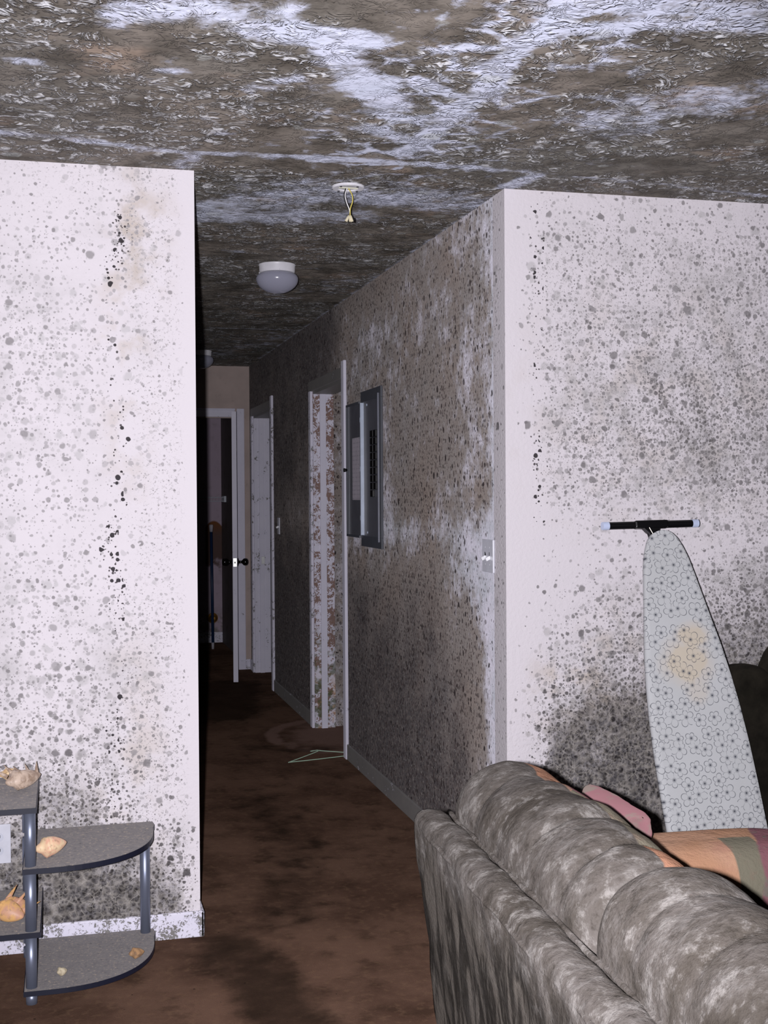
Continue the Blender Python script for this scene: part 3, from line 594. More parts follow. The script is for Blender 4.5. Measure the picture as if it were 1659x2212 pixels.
# ------------------------------------------------------------------ ceiling fixtures
M_WHITEMETAL = plain('white_enamel', (222, 220, 226), .35, .5)
def glass_mat():
    m = Mat('opal_glass', 0.18, 0.5); return m.out(srgb(150, 150, 166))
M_OPAL = glass_mat()
def ceiling_light(x, y, label):
    t = thing('ceiling_light', label, 'ceiling light', (x, y, H - .001), group='mushroom lights along the hall ceiling')
    bm = NB(); lathe(bm, [(.0005, -.002), (.080, -.002), (.0835, -.006), (.080, -.010), (.079, -.036), (.075, -.040), (.0005, -.040)], 48); obj('pan', bm, M_WHITEMETAL, t, smooth=False)
    for p in t.children[0].data.polygons: p.use_smooth = abs(p.normal.z) < .8
    bm = NB(); prof = [(.0005, -.041), (.070, -.041)]
    for k in range(1, 20):
        a = k / 19 * PI * .62 - PI * .12
        prof.append((.094 * math.cos(a) ** .9 if a < 1.5 else 0.001, -.066 - (.062 if a > 0 else .045) * math.sin(a)))
    prof = [(.0005, -.041), (.073, -.041), (.083, -.046), (.090, -.054), (.094, -.064), (.093, -.076), (.088, -.089), (.079, -.101), (.066, -.112), (.050, -.121), (.032, -.127), (.015, -.130), (.0005, -.131)]
    lathe(bm, prof, 48); obj('glass_shade', bm, M_OPAL, t, smooth=True)
    for k in range(3):
        a = k * 2 * PI / 3 + .5; bm = NB(); tube(bm, [(.074 * math.cos(a), .074 * math.sin(a), -.034), (.087 * math.cos(a), .087 * math.sin(a), -.034)], .003, 8); obj('thumb_screw', bm, M_WHITEMETAL, t)
    return t
ceiling_light(-.520, 1.530, 'white mushroom ceiling light with opal glass, the nearer one, seen whole in the hall')
ceiling_light(-.503, 4.945, 'small far mushroom ceiling light half hidden behind the left wall corner')
jb = thing('ceiling_junction_box', 'round white junction box ring in the ceiling with bare wires hanging from it', 'junction box', (-.5216, .085, H - .001))
bm = NB()
RR = [[Vector((r * math.cos(2 * PI * k / 40), r * math.sin(2 * PI * k / 40), z)) for k in range(40)] for r, z in ((.034, 0), (.034, -.006), (.036, -.008), (.052, -.008), (.0535, -.005), (.0535, 0))]
rings(bm, RR, caps=False); obj('rim', bm, M_WHITEMETAL, jb)
bm = NB(); lathe(bm, [(.0005, -.004), (.0335, -.004), (.0335, -.0005), (.0005, -.0005)], 32); obj('box_plate', bm, plain('box_grey', (176, 174, 176), .5), jb)
bm = NB(); box(bm, -.0325, .0325, -.006, .006, -.0075, -.0045, bev=.001); obj('mounting_strap', bm, plain('cream_plastic', (226, 224, 206), .5), jb)
for a in (.6, 2.2, 3.9, 5.3):
    bm = NB(); tube(bm, [(.043 * math.cos(a), .043 * math.sin(a), -.008), (.043 * math.cos(a), .043 * math.sin(a), -.011)], .004, 10); obj('screw', bm, plain('zinc', (150, 150, 156), .3, .5, 1.0), jb)
for nm, col, pts, lb in (('wire', (12, 10, 12), [(-.008, 0, -.006), (-.014, 0, -.03), (-.009, .002, -.055), (.004, 0, -.08), (.004, 0, -.10), (.012, 0, -.112)], 'black wire'),
                     ('wire', (226, 224, 226), [(-.004, -.003, -.006), (-.011, -.003, -.03), (-.006, -.003, -.055), (.003, -.003, -.078), (.006, -.003, -.10), (.008, -.003, -.112)], 'white wire'),
                     ('wire', (206, 190, 96), [(.0, -.002, -.006), (.012, -.004, -.028), (.014, -.004, -.05), (.006, -.004, -.075), (.005, -.004, -.098), (.003, -.004, -.110)], 'yellow wire')):
    bm = NB(); tube(bm, spline(pts, 6), .0019, 8); obj(nm, bm, plain(nm + str(col[0]), col, .5), jb, smooth=True, label=lb)
bm = NB()
for sx, sz, ex in ((.007, -.098, .012), (.004, -.098, .006), (.001, -.098, -.009)):
    tube(bm, [(sx, -.004, sz), (sx + (ex - sx) * .5, -.004, sz - .010), (ex, -.004, sz - .020)], [.003, .0042, .0052], 10)
obj('wire_nut', bm, plain('cream_wire_nut', (214, 204, 176), .5), jb, smooth=True)
bm = NB(); tube(bm, [(.0155, .0, -.104), (.0165, .0, -.112), (.0155, .0, -.119)], [.003, .0042, .0036], 8); obj('wire_nut', bm, plain('black_wire_nut', (14, 12, 14), .5), jb, smooth=True, label='black wire nut')

# ------------------------------------------------------------------ switches, outlet, breaker panel
M_PLATE = plain('white_plate_plastic', (206, 206, 216), .3, .5)
def plate(name, label, cat, loc, rot, w_, h_, toggles=0, rocker=0):
    t = thing(name, label, cat, loc, rot)      # local: plate faces -Y
    obj('cover_plate', B(-w_ / 2, w_ / 2, -.0075, -.0003, -h_ / 2, h_ / 2, bev=.0018, seg=2), M_PLATE, t)
    for k in range(toggles):
        cx = (k - (toggles - 1) / 2) * .046
        b = NB(); box(b, -.0045, .0045, -.018, 0, -.006, .006, bev=.001); bmesh.ops.rotate(b, matrix=Matrix.Rotation(.5, 3, 'X'), verts=b.verts[:])
        bmesh.ops.translate(b, vec=(cx, -.006, -.004), verts=b.verts[:]); obj('toggle', b, plain('toggle_white', (240, 240, 244), .25, .6), t)
        b = NB(); box(b, cx - .0065, cx + .0065, -.0075, -.006, -.014, .014, bev=.0006); obj('toggle_slot', b, M_PLATE, t)
        for sz in (-.030, .030):
            b = NB(); lathe(b, [(.0005, 0), (.0032, 0), (.0028, .0012), (.0005, .0016)], 12); bmesh.ops.rotate(b, matrix=Matrix.Rotation(PI / 2, 3, 'X'), verts=b.verts[:])
            bmesh.ops.translate(b, vec=(cx, -.0065, sz), verts=b.verts[:]); obj('screw', b, plain('screw_white', (235, 235, 240), .2, .7), t)
    return t
plate('light_switch', 'white two-toggle switch plate near the outer corner of the hall wall', 'light switch', (-.001, .168, 1.190), (0, 0, -PI / 2), .116, .116, 2)
plate('light_switch', 'single switch plate in the hall wall between the two doorways', 'light switch', (-.001, 4.60, 1.19), (0, 0, -PI / 2), .070, .115, 1)
ot = plate('wall_outlet', 'white duplex outlet plate on the left wall behind the shelf stand', 'outlet', (-1.658, -.001, .343), (0, 0, 0), .075, .120)
for sz in (-.021, .021):
    pts = [(.0165 * math.cos(a), .0145 * math.sin(a)) for a in [k * 2 * PI / 28 for k in range(28)]]
    b = extrude_outline(pts, 0, .0012); bmesh.ops.rotate(b, matrix=Matrix.Rotation(PI / 2, 3, 'X'), verts=b.verts[:]); bmesh.ops.translate(b, vec=(0, -.0064, sz), verts=b.verts[:])
    so = obj('socket', b, plain('socket_grey', (196, 198, 210), .35), ot)
    for dx in (-.006, .006): obj('slot', B(dx - .001, dx + .001, -.0080, -.0074, sz - .002, sz + .007), plain('slot_black', (20, 20, 20), .6), so)

bp = thing('breaker_panel', 'grey electrical breaker panel with its door swung open on the mouldy hall wall', 'breaker panel', (-.001, 1.866, 1.535), (0, 0, -PI / 2))
# local: X = -world Y, faces -Y (toward the hall), Z up; far side is local -X
gm = plain('panel_grey_enamel', (80, 82, 90), .38, .5, grime=.15, gs=9); gd = plain('panel_dark_grey', (90, 90, 98), .45, .45)
wl = plain('panel_lit_edge', (186, 196, 214), .25, .6)  # pale version of the panel grey: brightness of the camera-facing edge painted in
X0, X1, Z0, Z1 = -.206, .202, -.385, .383
bm = NB()
for a in ((X0, X1, Z1 - .055, Z1), (X0, X1, Z0, Z0 + .055), (X0, X0 + .028, Z0 + .05, Z1 - .05), (X1 - .038, X1, Z0 + .05, Z1 - .05)): box(bm, a[0], a[1], -.012, -.001, a[2], a[3], bev=.002)
obj('cover_frame', bm, gm, bp)
bm = NB(); box(bm, X1 - .046, X1 - .038, -.018, -.004, Z0 + .03, Z1 - .03, bev=.003); obj('cover_lip', bm, plain('panel_lip', (112, 114, 128), .3, .5), bp)
bm = NB(); box(bm, X0 + .028, X0 + .036, -.022, -.002, Z0 + .055, Z1 - .055, bev=.002); obj('door_channel', bm, wl, bp, label='inner edge strip coloured pale blue-grey as if lit')
obj('dead_front', B(X0 + .036, X1 - .05, -.0045, -.001, Z0 + .05, Z1 - .05), gd, bp)
bkm = plain('breaker_black', (16, 15, 17), .4, .5)
for col in (0, 1):
    for k in range(9 if col == 0 else 8):
        z = .165 - k * .036
        obj('circuit_breaker', B(.000 + col * .062, .052 + col * .062, -.016, -.0045, z - .0165, z + .0165, bev=.002), bkm, bp)
for sx, sz in ((-.10, Z1 - .07), (-.10, Z0 + .07)):
    bm = NB(); lathe(bm, [(.0005, 0), (.006, 0), (.005, .003), (.0005, .004)], 12); bmesh.ops.rotate(bm, matrix=Matrix.Rotation(PI / 2, 3, 'X'), verts=bm.verts[:]); bmesh.ops.translate(bm, vec=(sx, -.0045, sz), verts=bm.verts[:]); obj('screw', bm, wl, bp)
# the door, folded back flat against the wall beyond the panel
dr_ = obj('panel_door', B(-.503, -.214, -.014, -.004, -.345, .338, bev=.002), gd, bp)
bm = NB()
for a in ((-.503, -.214, .326, .338), (-.503, -.214, -.345, -.333), (-.503, -.491, -.345, .338), (-.455, -.447, -.335, .33), (-.475, -.470, -.335, .33)): box(bm, a[0], a[1], -.021, -.0135, a[2], a[3], bev=.001)
obj('door_rim', bm, gm, dr_)
def label_paper():
    m = Mat('printed_label_paper', .8, .2); p = m.sep(m.obj)
    ln = m.math('LESS_THAN', m.math('FRACT', m.mul(p[2], 46.0)), .32)
    wds = m.math('GREATER_THAN', m.noise(m.comb(m.mul(p[0], 60.0), m.math('FLOOR', m.mul(p[2], 46.0))), 1.0, 1.0), .5)
    return m.out(m.mix(m.mul(m.mul(ln, wds), .35), m.mix(m.noise(m.obj, 20.0), srgb(148, 142, 150), srgb(128, 122, 130)), srgb(90, 88, 96)))
obj('label_sheet', B(-.385, -.220, -.0146, -.014, -.155, .160), label_paper(), dr_, label='pale paper circuit chart')
for z in (.245, 0, -.245):
    bm = NB(); tube(bm, [(-.210, -.010, z - .012), (-.210, -.010, z + .012)], .006, 10); obj('hinge', bm, wl, bp)
bm = NB(); tube(bm, [(-.497, -.014, 0), (-.497, -.028, 0), (-.500, -.034, 0)], [.008, .009, .011], 12); obj('latch', bm, plain('latch_black', (8, 7, 8), .4), dr_, smooth=True, label='black latch knob')

# ------------------------------------------------------------------ closet beyond the end door
wsh = thing('wire_shelf', 'white ventilated wire shelf on the closet wall beyond the end door', 'shelf', (-.52, 7.70, 1.385))
wm = plain('white_coated_wire', (186, 190, 200), .4)
bm = NB()
for z in (-.0, -.035): tube(bm, [(-.515, -.16, z), (.50, -.16, z)], .0035, 6)
tube(bm, [(-.515, .17, 0), (.50, .17, 0)], .003, 6)
for k in range(34): tube(bm, [(-.51 + k * .03, -.16, -.035), (-.51 + k * .03, -.16, 0), (-.51 + k * .03, .18, 0)], .0016, 5)
obj('wire_deck', bm, wm, wsh)
obj('end_bracket', B(.496, .518, -.19, -.05, -.045, .012, bev=.003), wm, wsh)
mp = thing('mop_handle', 'dark blue pole with pale ends standing upright in the closet beyond the end door', 'pole', (-.150, 7.40, 0))
bm = NB(); tube(bm, [(0, 0, .06), (-.004, .03, 1.07)], .0125, 14); obj('pole', bm, plain('dark_blue_pole', (22, 44, 78), .4), mp, smooth=True)
bm = NB(); tube(bm, [(-.004, .03, 1.07), (-.004, .031, 1.10), (-.004, .031, 1.125), (-.004, .032, 1.135)], [.013, .017, .02, .018], 14); obj('end_cap', bm, plain('pale_plastic', (176, 172, 180), .5), mp, smooth=True)
bm = NB(); tube(bm, [(0, 0, .0), (0, 0, .06)], [.011, .013], 14); obj('end_cap', bm, plain('pale_plastic', (176, 172, 180), .5), mp, smooth=True)
kb = thing('brass_knob', 'round shiny brass knob low on the closet end wall behind the blue pole', 'knob', (-.093, 7.899, .235))
brass = plain('polished_brass', (226, 170, 80), .48, .5, 1.0); bm = NB(); lathe(bm, [(.0005, -.0), (.048, 0), (.050, .004), (.046, .008), (.014, .012), (.012, .030), (.026, .040), (.036, .054), (.037, .066), (.030, .078), (.014, .086), (.0005, .088)], 32)
bmesh.ops.rotate(bm, matrix=Matrix.Rotation(PI / 2, 3, 'X'), verts=bm.verts[:]); obj('knob', bm, brass, kb, smooth=True)

# ------------------------------------------------------------------ wire hanger on the carpet
hg = thing('wire_hanger', 'pale green wire coat hanger lying on the carpet by the nearer hall doorway', 'coat hanger', (-.12, 2.50, .0))
bm = NB(); z = .006
P = spline([(-.201, -.06, z), (-.05, -.03, z), (.195, .035, z)], 6) + spline([(.195, .035, z), (.203, .045, z), (.197, .056, z), (.03, .095, .02), (-.01, .102, .024)], 5)
P2 = spline([(-.01, .102, .024), (-.06, .070, .015), (-.195, -.05, z), (-.201, -.06, z)], 6)
tube(bm, P, .0022, 8); tube(bm, P2, .0022, 8); obj('frame', bm, plain('pale_green_coated_wire', (176, 204, 182), .4), hg, smooth=True)
bm = NB(); tube(bm, spline([(-.01, .102, .024), (-.015, .125, .022), (-.045, .15, .012), (-.035, .19, .006), (.005, .195, .006), (.02, .175, .006)], 6), .002, 8); obj('hook', bm, plain('pale_green_coated_wire', (176, 204, 182), .4), hg, smooth=True)

# ------------------------------------------------------------------ shelf stand
st = thing('shelf_stand', 'low grey shelf stand with silver tube legs and rounded end shelves by the left wall', 'shelf stand', (-1.84, -.22, 0))
M_DUST = shelf_dust(); M_EDGE = plain('black_edge_band', (26, 28, 44), .45, .4); M_TUBE = plain('silver_grey_tube', (132, 138, 158), .40, .5, .65)
ox, oy = -1.84, -.22
def shelf_board(pts, z0, z1):
    pts = [(x - ox, y - oy) for x, y in pts]
    o = obj('shelf_board', extrude_outline(pts, z0, z1 - .0012), M_EDGE, st)
    cx = sum(p[0] for p in pts) / len(pts); cy = sum(p[1] for p in pts) / len(pts)
    ins = [(cx + (x - cx) * .992, cy + (y - cy) * .988) for x, y in pts]
    obj('top_face', extrude_outline(ins, z1 - .0012, z1), M_DUST, o, label='dusty mouldy grey top face')
def wing(sgn, yf=-.437):
    # straight by the centre, then a quarter curve round to the back corner
    base_ = [(-1.573, -.018), (-1.573, yf), (-1.50, yf)]
    for k in range(1, 25):
        a = k / 24 * PI / 2
        base_.append((-1.50 + .305 * math.sin(a) ** .92, -.095 + (yf + .095) * math.cos(a) ** .85))
    base_ += [(-1.188, -.060), (-1.192, -.018)]
    return [(x if sgn > 0 else 2 * ox - x, y) for x, y in base_]
for sg in (1, -1):
    shelf_board(wing(sg), .030, .045); shelf_board(wing(sg), .368, .384)
x1 = -1.533; x0 = 2 * ox - x1
shelf_board([(x0, -.018), (x0, -.428), (x1, -.428), (x1, -.018)], .534, .550)
shelf_board([(x0 + .008, -.018), (x0 + .008, -.428), (x1 + .008, -.428), (x1 + .008, -.018)], .188, .204)
def leg(x, y, segs):
    l = NB()
    for a, b in segs: tube(l, [(x - ox, y - oy, a), (x - ox, y - oy, b)], .0155, 24)
    o = obj('leg', l, M_TUBE, st, smooth=False)
    for p in o.data.polygons: p.use_smooth = abs(p.normal.z) < .5
for sg in (1, -1):
    fx = lambda x: x if sg > 0 else 2 * ox - x
    leg(fx(-1.552), -.408, [(0, .030), (.045, .188), (.204, .368), (.384, .534)])
    leg(fx(-1.570), -.040, [(0, .030), (.045, .188), (.204, .368), (.384, .534)])
    leg(fx(-1.218), -.048, [(0, .030), (.045, .368)])

# ------------------------------------------------------------------ sea shells
def conch(L, W, seed, knobs=6, lip=.5, spikes=0, twist=1.0):
    rnd = random.Random(seed); nu, nv = 34, 28; R = []
    for i in range(nu + 1):
        t = i / nu; prof = (math.sin(PI * min(1, t ** .8)) ** .75) * (1.0 if t > .35 else (.55 + .45 * t / .35)) * (1 + .10 * math.sin(t * 26) * (t < .4))
        ring = []
        for j in range(nv):
            a = 2 * PI * j / nv
            fl_ = max(0, math.cos(a - .6 + t * 1.2)) ** 6 * lip * math.sin(PI * min(1, max(0, (t - .25) / .7)))
            slit = -max(0, math.cos(a - 1.35 + t * 1.0)) ** 22 * .55 * math.sin(PI * min(1, max(0, (t - .3) / .65)))
            kn_ = .16 * max(0, math.cos(a * knobs)) ** 2 * math.exp(-((t - .36) / .07) ** 2)
            r = max(.0004, W / 2 * (prof * (1 + fl_ + slit + kn_) + .02))
            ring.append(Vector(((t - .5) * L, r * math.cos(a), r * math.sin(a) * .85)))
        R.append(ring)
    bm = NB(); rings(bm, R)
    for k in range(spikes):
        a = .1 + k * .42; p0 = Vector(((k / max(1, spikes - 1) - .5) * L * .7, W * .30 * math.cos(a), W * .12)); d = Vector(((k - (spikes - 1) / 2) * .30, 1, .35 + .2 * math.sin(k * 2))).normalized()
        tube(bm, [p0 + d * s for s in (0, W * .28, W * .5, W * .75)], [W * .10, W * .075, W * .045, W * .012], 10)
    return bm
SH = [('seashell', 'tan conch shell with pointed ends at the back of the top shelf', (-1.615, -.060, .5635), (.10, .02, .1), .078, .040, 5, .5, 0, ((196, 160, 116), (222, 196, 158))),
      ('seashell', 'large pinkish spider conch with long fingers on the front right of the top shelf', (-1.575, -.20, .568), (.25, -.05, .62), .120, .062, 7, .8, 5, ((196, 176, 160), (150, 128, 112))),
      ('seashell', 'pale broken shell at the left edge of the photo on the top shelf', (-1.672, -.235, .562), (.6, .1, .15), .070, .034, 4, .5, 0, ((206, 192, 166), (170, 156, 130))),
      ('seashell', 'peach and cream conch shell on the middle rounded shelf', (-1.497, -.335, .405), (-.5, -.05, .42), .095, .062, 5, .6, 0, ((222, 196, 160), (214, 164, 140))),
      ('seashell', 'knobbly orange and cream shell on the square lower shelf', (-1.610, -.315, .231), (.2, .25, -.75), .100, .072, 6, .6, 3, ((216, 170, 110), (196, 150, 126))),
      ('seashell', 'small tan shell with dark tips near the curved edge of the bottom shelf', (-1.257, -.262, .058), (.2, 0, .25), .048, .034, 5, .4, 0, ((176, 138, 100), (120, 96, 76))),
      ('seashell', 'tiny pale shell in the middle of the bottom shelf', (-1.470, -.345, .0555), (.3, 0, .5), .032, .026, 4, .4, 0, ((206, 194, 168), (160, 146, 122)))]
for k, (n, lb, loc, rot, L, W, kn_, lip, sp_, cols) in enumerate(SH):
    bm = conch(L, W, k, kn_, lip, sp_); from_e = Matrix.Identity(3)
    from mathutils import Euler
    zt = min([.045, .204, .384, .550], key=lambda q: abs(q - loc[2] + W * .4)); zm = min((Euler(rot).to_matrix() @ v.co).z for v in bm.verts)
    loc = (loc[0], loc[1], zt - zm + .0003)
    o = obj(n, bm, shell_mat('shell_%d' % k, *cols), None, smooth=True, loc=loc, rot=rot); props(o, lb, 'seashell', 'seashells lying on the shelf stand')

# ------------------------------------------------------------------ ironing board
yb0, zb0 = -.215, 1.283                       # nose
lean = math.atan2(.235, .90); tilt = math.atan2(.068, .90)
ib = thing('ironing_board', 'ironing board stood on end in a white flower-outline cover, scorched in the middle', 'ironing board', (.462 + math.tan(tilt) * 1.27, yb0 - math.tan(lean) * 1.27, 0.012), (-lean, tilt * -1, 0))
Lb = 1.27 / math.cos(lean) / math.cos(tilt)
prof_s = [(0, .0), (.004, .022), (.012, .036), (.03, .052), (.06, .066), (.10, .079), (.16, .091), (.22, .102), (.30, .117), (.40, .136), (.50, .150), (.60, .160), (.72, .167), (.85, .170), (1.0, .171), (1.15, .170), (1.25, .165), (1.29, .155)]
def hw(s): return float(np.interp(s, [p[0] for p in prof_s], [p[1] for p in prof_s]))
NS = 90; svals = [Lb * (k / NS) ** 1.35 for k in range(NS + 1)]
R = []
for s in svals:
    h = max(.0015, hw(s) * 1.0); e = min(.012, h * .6)
    ring = []
    for k in range(-8, 9): ring.append(Vector((h * .985 * k / 8 * (1 - .0) if abs(k) < 8 else math.copysign(h * .975, k), -.016 - .001 * math.cos(k / 8 * PI / 2), Lb - s)))
    ring += [Vector((h, -.009, Lb - s)), Vector((h * .998, .004, Lb - s))]
    ring += [Vector((h * .95, .008, Lb - s)), Vector((-h * .95, .008, Lb - s)), Vector((-h * .998, .004, Lb - s)), Vector((-h, -.009, Lb - s))]
    R.append(ring)
bm = NB(); rings(bm, R)
me = bpy.data.meshes.new('board'); bm.to_mesh(me); bm.free()
a = me.attributes.new('scorch', 'FLOAT', 'POINT')
A = np.array([v.co for v in me.vertices])
sc = np.maximum(blob(A[:, 0], A[:, 2], .035, Lb - .36, .07, .05), np.maximum(blob(A[:, 0], A[:, 2], .0, Lb - .44, .10, .09), .8 * blob(A[:, 0], A[:, 2], .02, Lb - .53, .05, .06)))
a.data.foreach_set('value', sc.astype(np.float32))
cv = obj('padded_cover', me, board_cloth(), ib, smooth=True)
bm = NB()
BLK = plain('black_plastic', (10, 9, 12), .35, .5); CAP = plain('translucent_white_cap', (190, 200, 226), .35, .5)
# T foot above the nose, in board coordinates: behind the board
zc = Lb + .027; xc = -.020
FZ = lambda dx: zc - .062 * dx
tube(bm, [(xc - .150, .016, FZ(-.150)), (xc - .05, .016, FZ(-.05))], .0125, 16); tube(bm, [(xc + .05, .016, FZ(.05)), (xc + .150, .016, FZ(.150))], .0125, 16)
b_ = B(-.060, .060, .001, .031, -.0125, .0135, bev=.006); bmesh.ops.rotate(b_, matrix=Matrix.Rotation(.062, 3, 'Y'), verts=b_.verts[:]); bmesh.ops.translate(b_, vec=(xc, 0, zc), verts=b_.verts[:]); merge(bm, b_)
pts = [(xc - .035, zc - .004), (xc + .035, zc - .002), (xc + .024, zc - .022), (xc + .022, zc - .06), (xc - .008, zc - .06), (xc - .012, zc - .03)]
g = extrude_outline([(x, z) for x, z in pts], -.028, -.006); bmesh.ops.rotate(g, matrix=Matrix.Rotation(PI / 2, 3, 'X'), verts=g.verts[:]); merge(bm, g)
obj('foot_bar', bm, BLK, ib, label='black T-shaped foot')
for a_, b_ in ((-.172, -.150), (.150, .172)):
    bm = NB(); tube(bm, [(xc + a_, .016, FZ(a_)), (xc + b_, .016, FZ(b_))], .0135, 16); obj('foot_cap', bm, CAP, ib, label='milky white end cap')
bm = NB(); tube(bm, [(xc - .004, .022, zc - .02), (-.004, .030, Lb - .30), (0.02, .045, Lb - .85)], .010, 12); obj('leg', bm, BLK, ib, smooth=True)
bm = NB(); tube(bm, [(xc - .014, -.0, zc - .012), (xc - .006, -.001, zc - .034)], .0016, 8); obj('pin', bm, plain('bright_steel', (220, 210, 196), .2, .6, 1.0), ib)
bm = NB(); tube(bm, [(-.10, .05, .10), (-.05, .045, .5), (0.02, .045, Lb - .35)], .010, 12); tube(bm, [(-.12, .05, .10), (.12, .05, .10)], .010, 12); obj('leg', bm, BLK, ib, smooth=True)

# ------------------------------------------------------------------ dark armchair behind the board
ch = thing('armchair', 'very dark overstuffed armchair against the right wall behind the ironing board', 'armchair', (1.140, -.30, 0), (0, 0, 0))
def dark_cloth():
    m = Mat('dark_green_brown_plush', .95, .06); n = m.noise(m.obj, 9.0, 5.0, .65)
    return m.out(m.mix(m.sstep(n, .35, .7), srgb(20, 18, 15), srgb(34, 31, 26)), m.bump(n, .6, .01))
DK = dark_cloth()
def softbox(x0, x1, y0, y1, z0, z1, p=4.0, n=26, bulge=0.0):
    """superellipsoid cushion"""
    bm = NB(); bmesh.ops.create_uvsphere(bm, u_segments=n * 2, v_segments=n, radius=1.0)
    for v in bm.verts:
        d = (abs(v.co.x) ** p + abs(v.co.y) ** p + abs(v.co.z) ** p) ** (1 / p); c = v.co / d
        v.co = Vector(((x0 + x1) / 2 + c.x * (x1 - x0) / 2, (y0 + y1) / 2 + c.y * (y1 - y0) / 2, (z0 + z1) / 2 + c.z * (z1 - z0) / 2 * (1 + bulge * (1 - c.x ** 2) * (1 - c.y ** 2))))
    return bm
obj('backrest', softbox(-.315, .42, -.06, .20, .30, .965, 3.2), DK, ch, smooth=True)
obj('backrest_wing', softbox(-.445, -.285, -.03, .20, .12, .825, 4.0), DK, ch, smooth=True)
obj('base', softbox(-.22, .44, -.66, .18, .10, .46, 5), DK, ch, smooth=True)
obj('seat', softbox(-.16, .40, -.68, -.02, .34, .56, 3.5), DK, ch, smooth=True)
obj('arm', softbox(-.27, -.12, -.64, .0, .10, .66, 4), DK, ch, smooth=True); obj('arm', softbox(.36, .54, -.66, .18, .10, .66, 4), DK, ch, smooth=True)
for lx, ly in ((-.2, -.6), (.4, -.6), (-.2, .12), (.4, .12)):
    obj('leg', B(lx - .02, lx + .02, ly - .02, ly + .02, 0, .12), BLK, ch)

# ------------------------------------------------------------------ sofa
sf = thing('sofa', 'long sofa thick with grey mould over peach patterned upholstery, its back to the hall', 'sofa', (-.757, -1.49, 0), (0, 0, -.05))
M_SOFA = sofa_cloth()
def with_attr(name, me_or_bm, fn, parent, label=None, smooth=True):
    if isinstance(me_or_bm, bmesh.types.BMesh):
        me = bpy.data.meshes.new(name); me_or_bm.normal_update(); me_or_bm.to_mesh(me); me_or_bm.free()
    else: me = me_or_bm
    A = np.array([v.co for v in me.vertices]); Nn = np.array([v.normal for v in me.vertices])
    for k, arr in fn(A, Nn).items():
        at = me.attributes.new(k, 'FLOAT', 'POINT'); at.data.foreach_set('value', np.clip(np.broadcast_to(arr, len(A)), 0, 1).astype(np.float32))
    return obj(name, me, M_SOFA, parent, smooth=smooth, label=label)
LS = 2.02
def resample(P, n, closed=True):
    P = np.array(P, float)
    if closed: P = np.vstack([P, P[:1]])
    S = [np.array(p) for p in spline([(a, b, 0) for a, b in P], 10)]; S = np.array([[s[0], s[1]] for s in S])
    d = np.concatenate([[0], np.cumsum(np.hypot(*(S[1:] - S[:-1]).T))]); t = np.linspace(0, d[-1], n, endpoint=not closed)
    return np.stack([np.interp(t, d, S[:, 0]), np.interp(t, d, S[:, 1])], 1)
def noise1(seed):
    r = random.Random(seed); ph = [r.uniform(0, 6.28) for _ in range(6)]
    return lambda x: sum(math.sin(x * (k + 1) * 1.7 + ph[k]) / (k + 1) for k in range(6)) / 1.6
# back frame: rear panel leaning, padded top rail
prof = [(.090, .055), (.062, .20), (.036, .38), (.014, .58), (.002, .70), (.000, .742), (.010, .758), (.030, .764), (.052, .762), (.066, .750), (.075, .70), (.11, .50), (.19, .30), (.20, .055)]
PR = resample(prof, 130)
wav = noise1(4)
R = []
NU = 120
for i in range(NU + 1):
    u = LS * i / NU; e = min(u, LS - u); s = 1 - max(0, 1 - e / .045) ** 2 * .55
    ring = []
    for v, z in PR:
        cx_, cz_ = .10, max(.06, min(z, .72))
        vv = cx_ + (v - cx_) * (1 if z < .1 else (s if z < .72 else s)); zz = z - (1 - s) * .10 * max(0, (z - .5) / .26)
        k = max(0, (z - .66) / .1) if z > .66 else 0
        vv += .004 * wav(u * 9 + z * 7) * (z > .1); zz += .003 * wav(u * 13 + v * 20) * k
        ring.append(Vector((vv, -u, zz)))
    R.append(ring)
bm = NB(); rings(bm, R)
def frame_attr(A, N):
    rear = np.clip((.715 - A[:, 2] + .02 * np.sin(A[:, 1] * 25)) / .06, 0, 1) * (A[:, 0] < .12)
    return {'mould': 1.0 + 0 * A[:, 0], 'rear': rear * .9}
with_attr('back_frame', bm, frame_attr, sf)
# piping along the rear top edge and along the groove
for nm, v0, z0, r_ in (('piping', .002, .736, .0045), ('piping', .0665, .757, .0050)):
    bm = NB(); tube(bm, [(v0 + .003 * wav(k * .4), -.055 - (LS - .11) * k / 60, z0 + .002 * wav(k * .7 + 3)) for k in range(61)], r_, 10)
    with_attr(nm, bm, lambda A, N: {'mould': 1 + 0 * A[:, 0]}, sf)
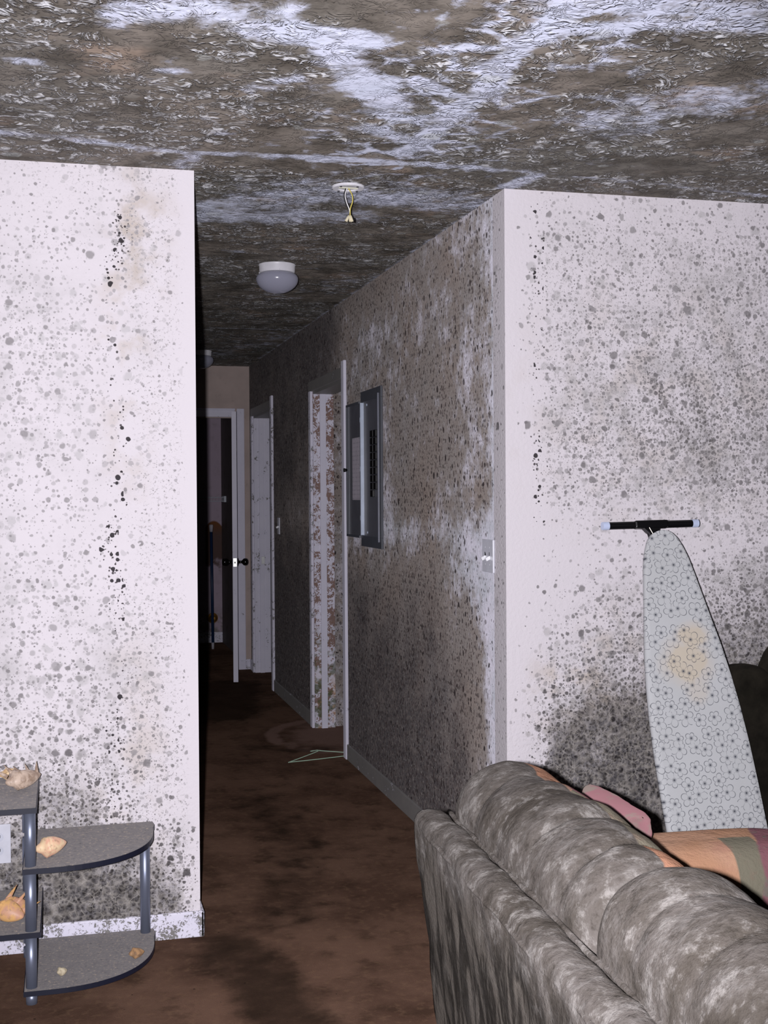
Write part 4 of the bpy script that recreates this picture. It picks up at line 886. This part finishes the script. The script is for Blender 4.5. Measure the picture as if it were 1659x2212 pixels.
# loose back cushions
cprof = [(.068, .752), (.072, .792), (.092, .832), (.130, .860), (.180, .872), (.232, .862), (.280, .832), (.318, .780), (.345, .70), (.355, .60), (.350, .50), (.32, .45), (.24, .45), (.16, .52), (.11, .62), (.080, .70)]
CP = resample(cprof, 150)
def back_cushion(u0, u1, seed, lift=0.0, puff=1.0):
    wn = noise1(seed); w2 = noise1(seed + 9); R = []; nU = 190; L_ = u1 - u0; cen = np.array([.21, .66])
    for i in range(nU + 1):
        q = i / nU; u = u0 + L_ * (q * q * (3 - 2 * q) * .35 + q * .65); e = min(u - u0, u1 - u)
        s = max(.02, 1 - max(0, 1 - e / .13) ** 2.6) ** .5
        ring = []
        for j, (v, z) in enumerate(CP):
            dv, dz = v - cen[0], z - cen[1]; rr = math.hypot(dv, dz); an = math.atan2(dz, dv)
            ins = 1 - .10 * (1 - s) - (1 - s) * .55 * (1 if s < .999 else 0)
            # folds that run over the crest, fanning out from the rear seam
            top = max(0, min(1, (z - .70) / .12))
            tpos = (v - .07) / .22
            ph = (u - u0) * 6.28 / .150 + tpos * (1.9 + .6 * math.sin(seed)) + 1.3 * wn((u - u0) * 2.6 + tpos * .7) + seed
            fold = (abs(math.sin(ph / 2)) ** .38 - .75) * (.55 + .45 * wn(u * 4 + tpos * 2))
            fine_ = .12 * w2(u * 22 + tpos * 5)
            amp = .0195 * top * min(1, e / .05) * (1 - .35 * max(0, tpos - .6))
            f = ins * (1 + amp * (fold + .5 * fine_) / rr) * (1 + .025 * puff * wn(u * 5 + 1) * top)
            sag = -.006 * (1 + w2(u * 4)) * top
            ring.append(Vector((cen[0] + dv * f, -u, cen[1] + dz * f + (lift + sag) * top)))
        R.append(ring)
    bm = NB(); rings(bm, R)
    def at(A, N):
        edge = (.222 if u0 < .5 else .300) + .010 * np.sin(A[:, 1] * 9) + .006 * np.sin(A[:, 1] * 31)
        return {'mould': np.clip((edge - A[:, 0]) / .03 + .5, 0, 1), 'rear': 0 * A[:, 0]}
    return with_attr('back_cushion', bm, at, sf)
back_cushion(.012, .84, 3, .0)
back_cushion(.80, 1.42, 11, .012)
back_cushion(1.40, 2.0, 17, .012)
# seat, arms, base
def pat(A):
    v, u = A[:, 0], -A[:, 1]
    p = .5 + 0 * v
    return p
def seat_attr(A, N): return {'mould': np.clip(.12 + .0 * A[:, 0], 0, 1), 'rear': 0 * A[:, 0], 'pat': pat(A)}
with_attr('seat_base', softbox(.18, .93, -LS + .02, -.02, .07, .36, 9), lambda A, N: {'mould': .7 + 0 * A[:, 0], 'rear': 0 * A[:, 0]}, sf)
for k in range(2):
    a_ = .23 + k * .78
    with_attr('seat_cushion', softbox(.33, .95, -a_ - .775, -a_, .33, .545, 4.2, 34, .10), seat_attr, sf)
def arm(u0, u1):
    with_attr('arm', softbox(.19, .93, -u1, -u0, .07, .690, 4.6, 40), lambda A, N: {'mould': .0 * A[:, 0], 'rear': 0 * A[:, 0], 'pat': pat(A)}, sf)
arm(.0, .25); arm(LS - .25, LS)
for lx, ly in ((.14, -.1), (.88, -.1), (.14, -LS + .1), (.88, -LS + .1)): obj('leg', B(lx - .025, lx + .025, ly - .025, ly + .025, 0, .08), BLK, sf)
def pillow(name, label, loc, rot, w_, h_, t_, seed):
    bm = NB(); n = 30; wn = noise1(seed); V = {}
    for sgn in (1, -1):
        for i in range(n + 1):
            for j in range(n + 1):
                a, b = i / n * 2 - 1, j / n * 2 - 1; edge_ = (1 - a ** 4) * (1 - b ** 4)
                if edge_ <= 1e-9 and sgn < 0: V[(sgn, i, j)] = V[(1, i, j)]; continue
                pinch = 1 - .06 * (1 - abs(a) ** 2) * abs(b) ** 3; pin2 = 1 - .06 * (1 - abs(b) ** 2) * abs(a) ** 3
                th_ = sgn * t_ / 2 * max(0, edge_) ** .45 * (1 + .06 * wn(a * 4 + b * 3))
                V[(sgn, i, j)] = bm.verts.new((a * w_ / 2 * pin2, th_, b * h_ / 2 * pinch))
    for sgn in (1, -1):
        for i in range(n):
            for j in range(n): bm.faces.new([V[(sgn, *q)] for q in ((i, j), (i + 1, j), (i + 1, j + 1), (i, j + 1))])
    bmesh.ops.recalc_face_normals(bm, faces=bm.faces[:])
    o = with_attr(name, bm, lambda A, N: {'mould': 0 * A[:, 0], 'rear': 0 * A[:, 0]}, None); o.location = loc; o.rotation_euler = rot; o.data.materials[0] = plain('mauve_cloth', (116, 82, 86), .9, .1, grime=.5, gs=7, gcol=(104, 98, 90))
    return props(o, label, 'pillow')
pillow('throw_pillow', 'small mauve pillow lying on the far arm of the sofa against its back', (-.345, -1.600, .732), (0, .0, PI / 2 - .05), .30, .078, .080, 8)
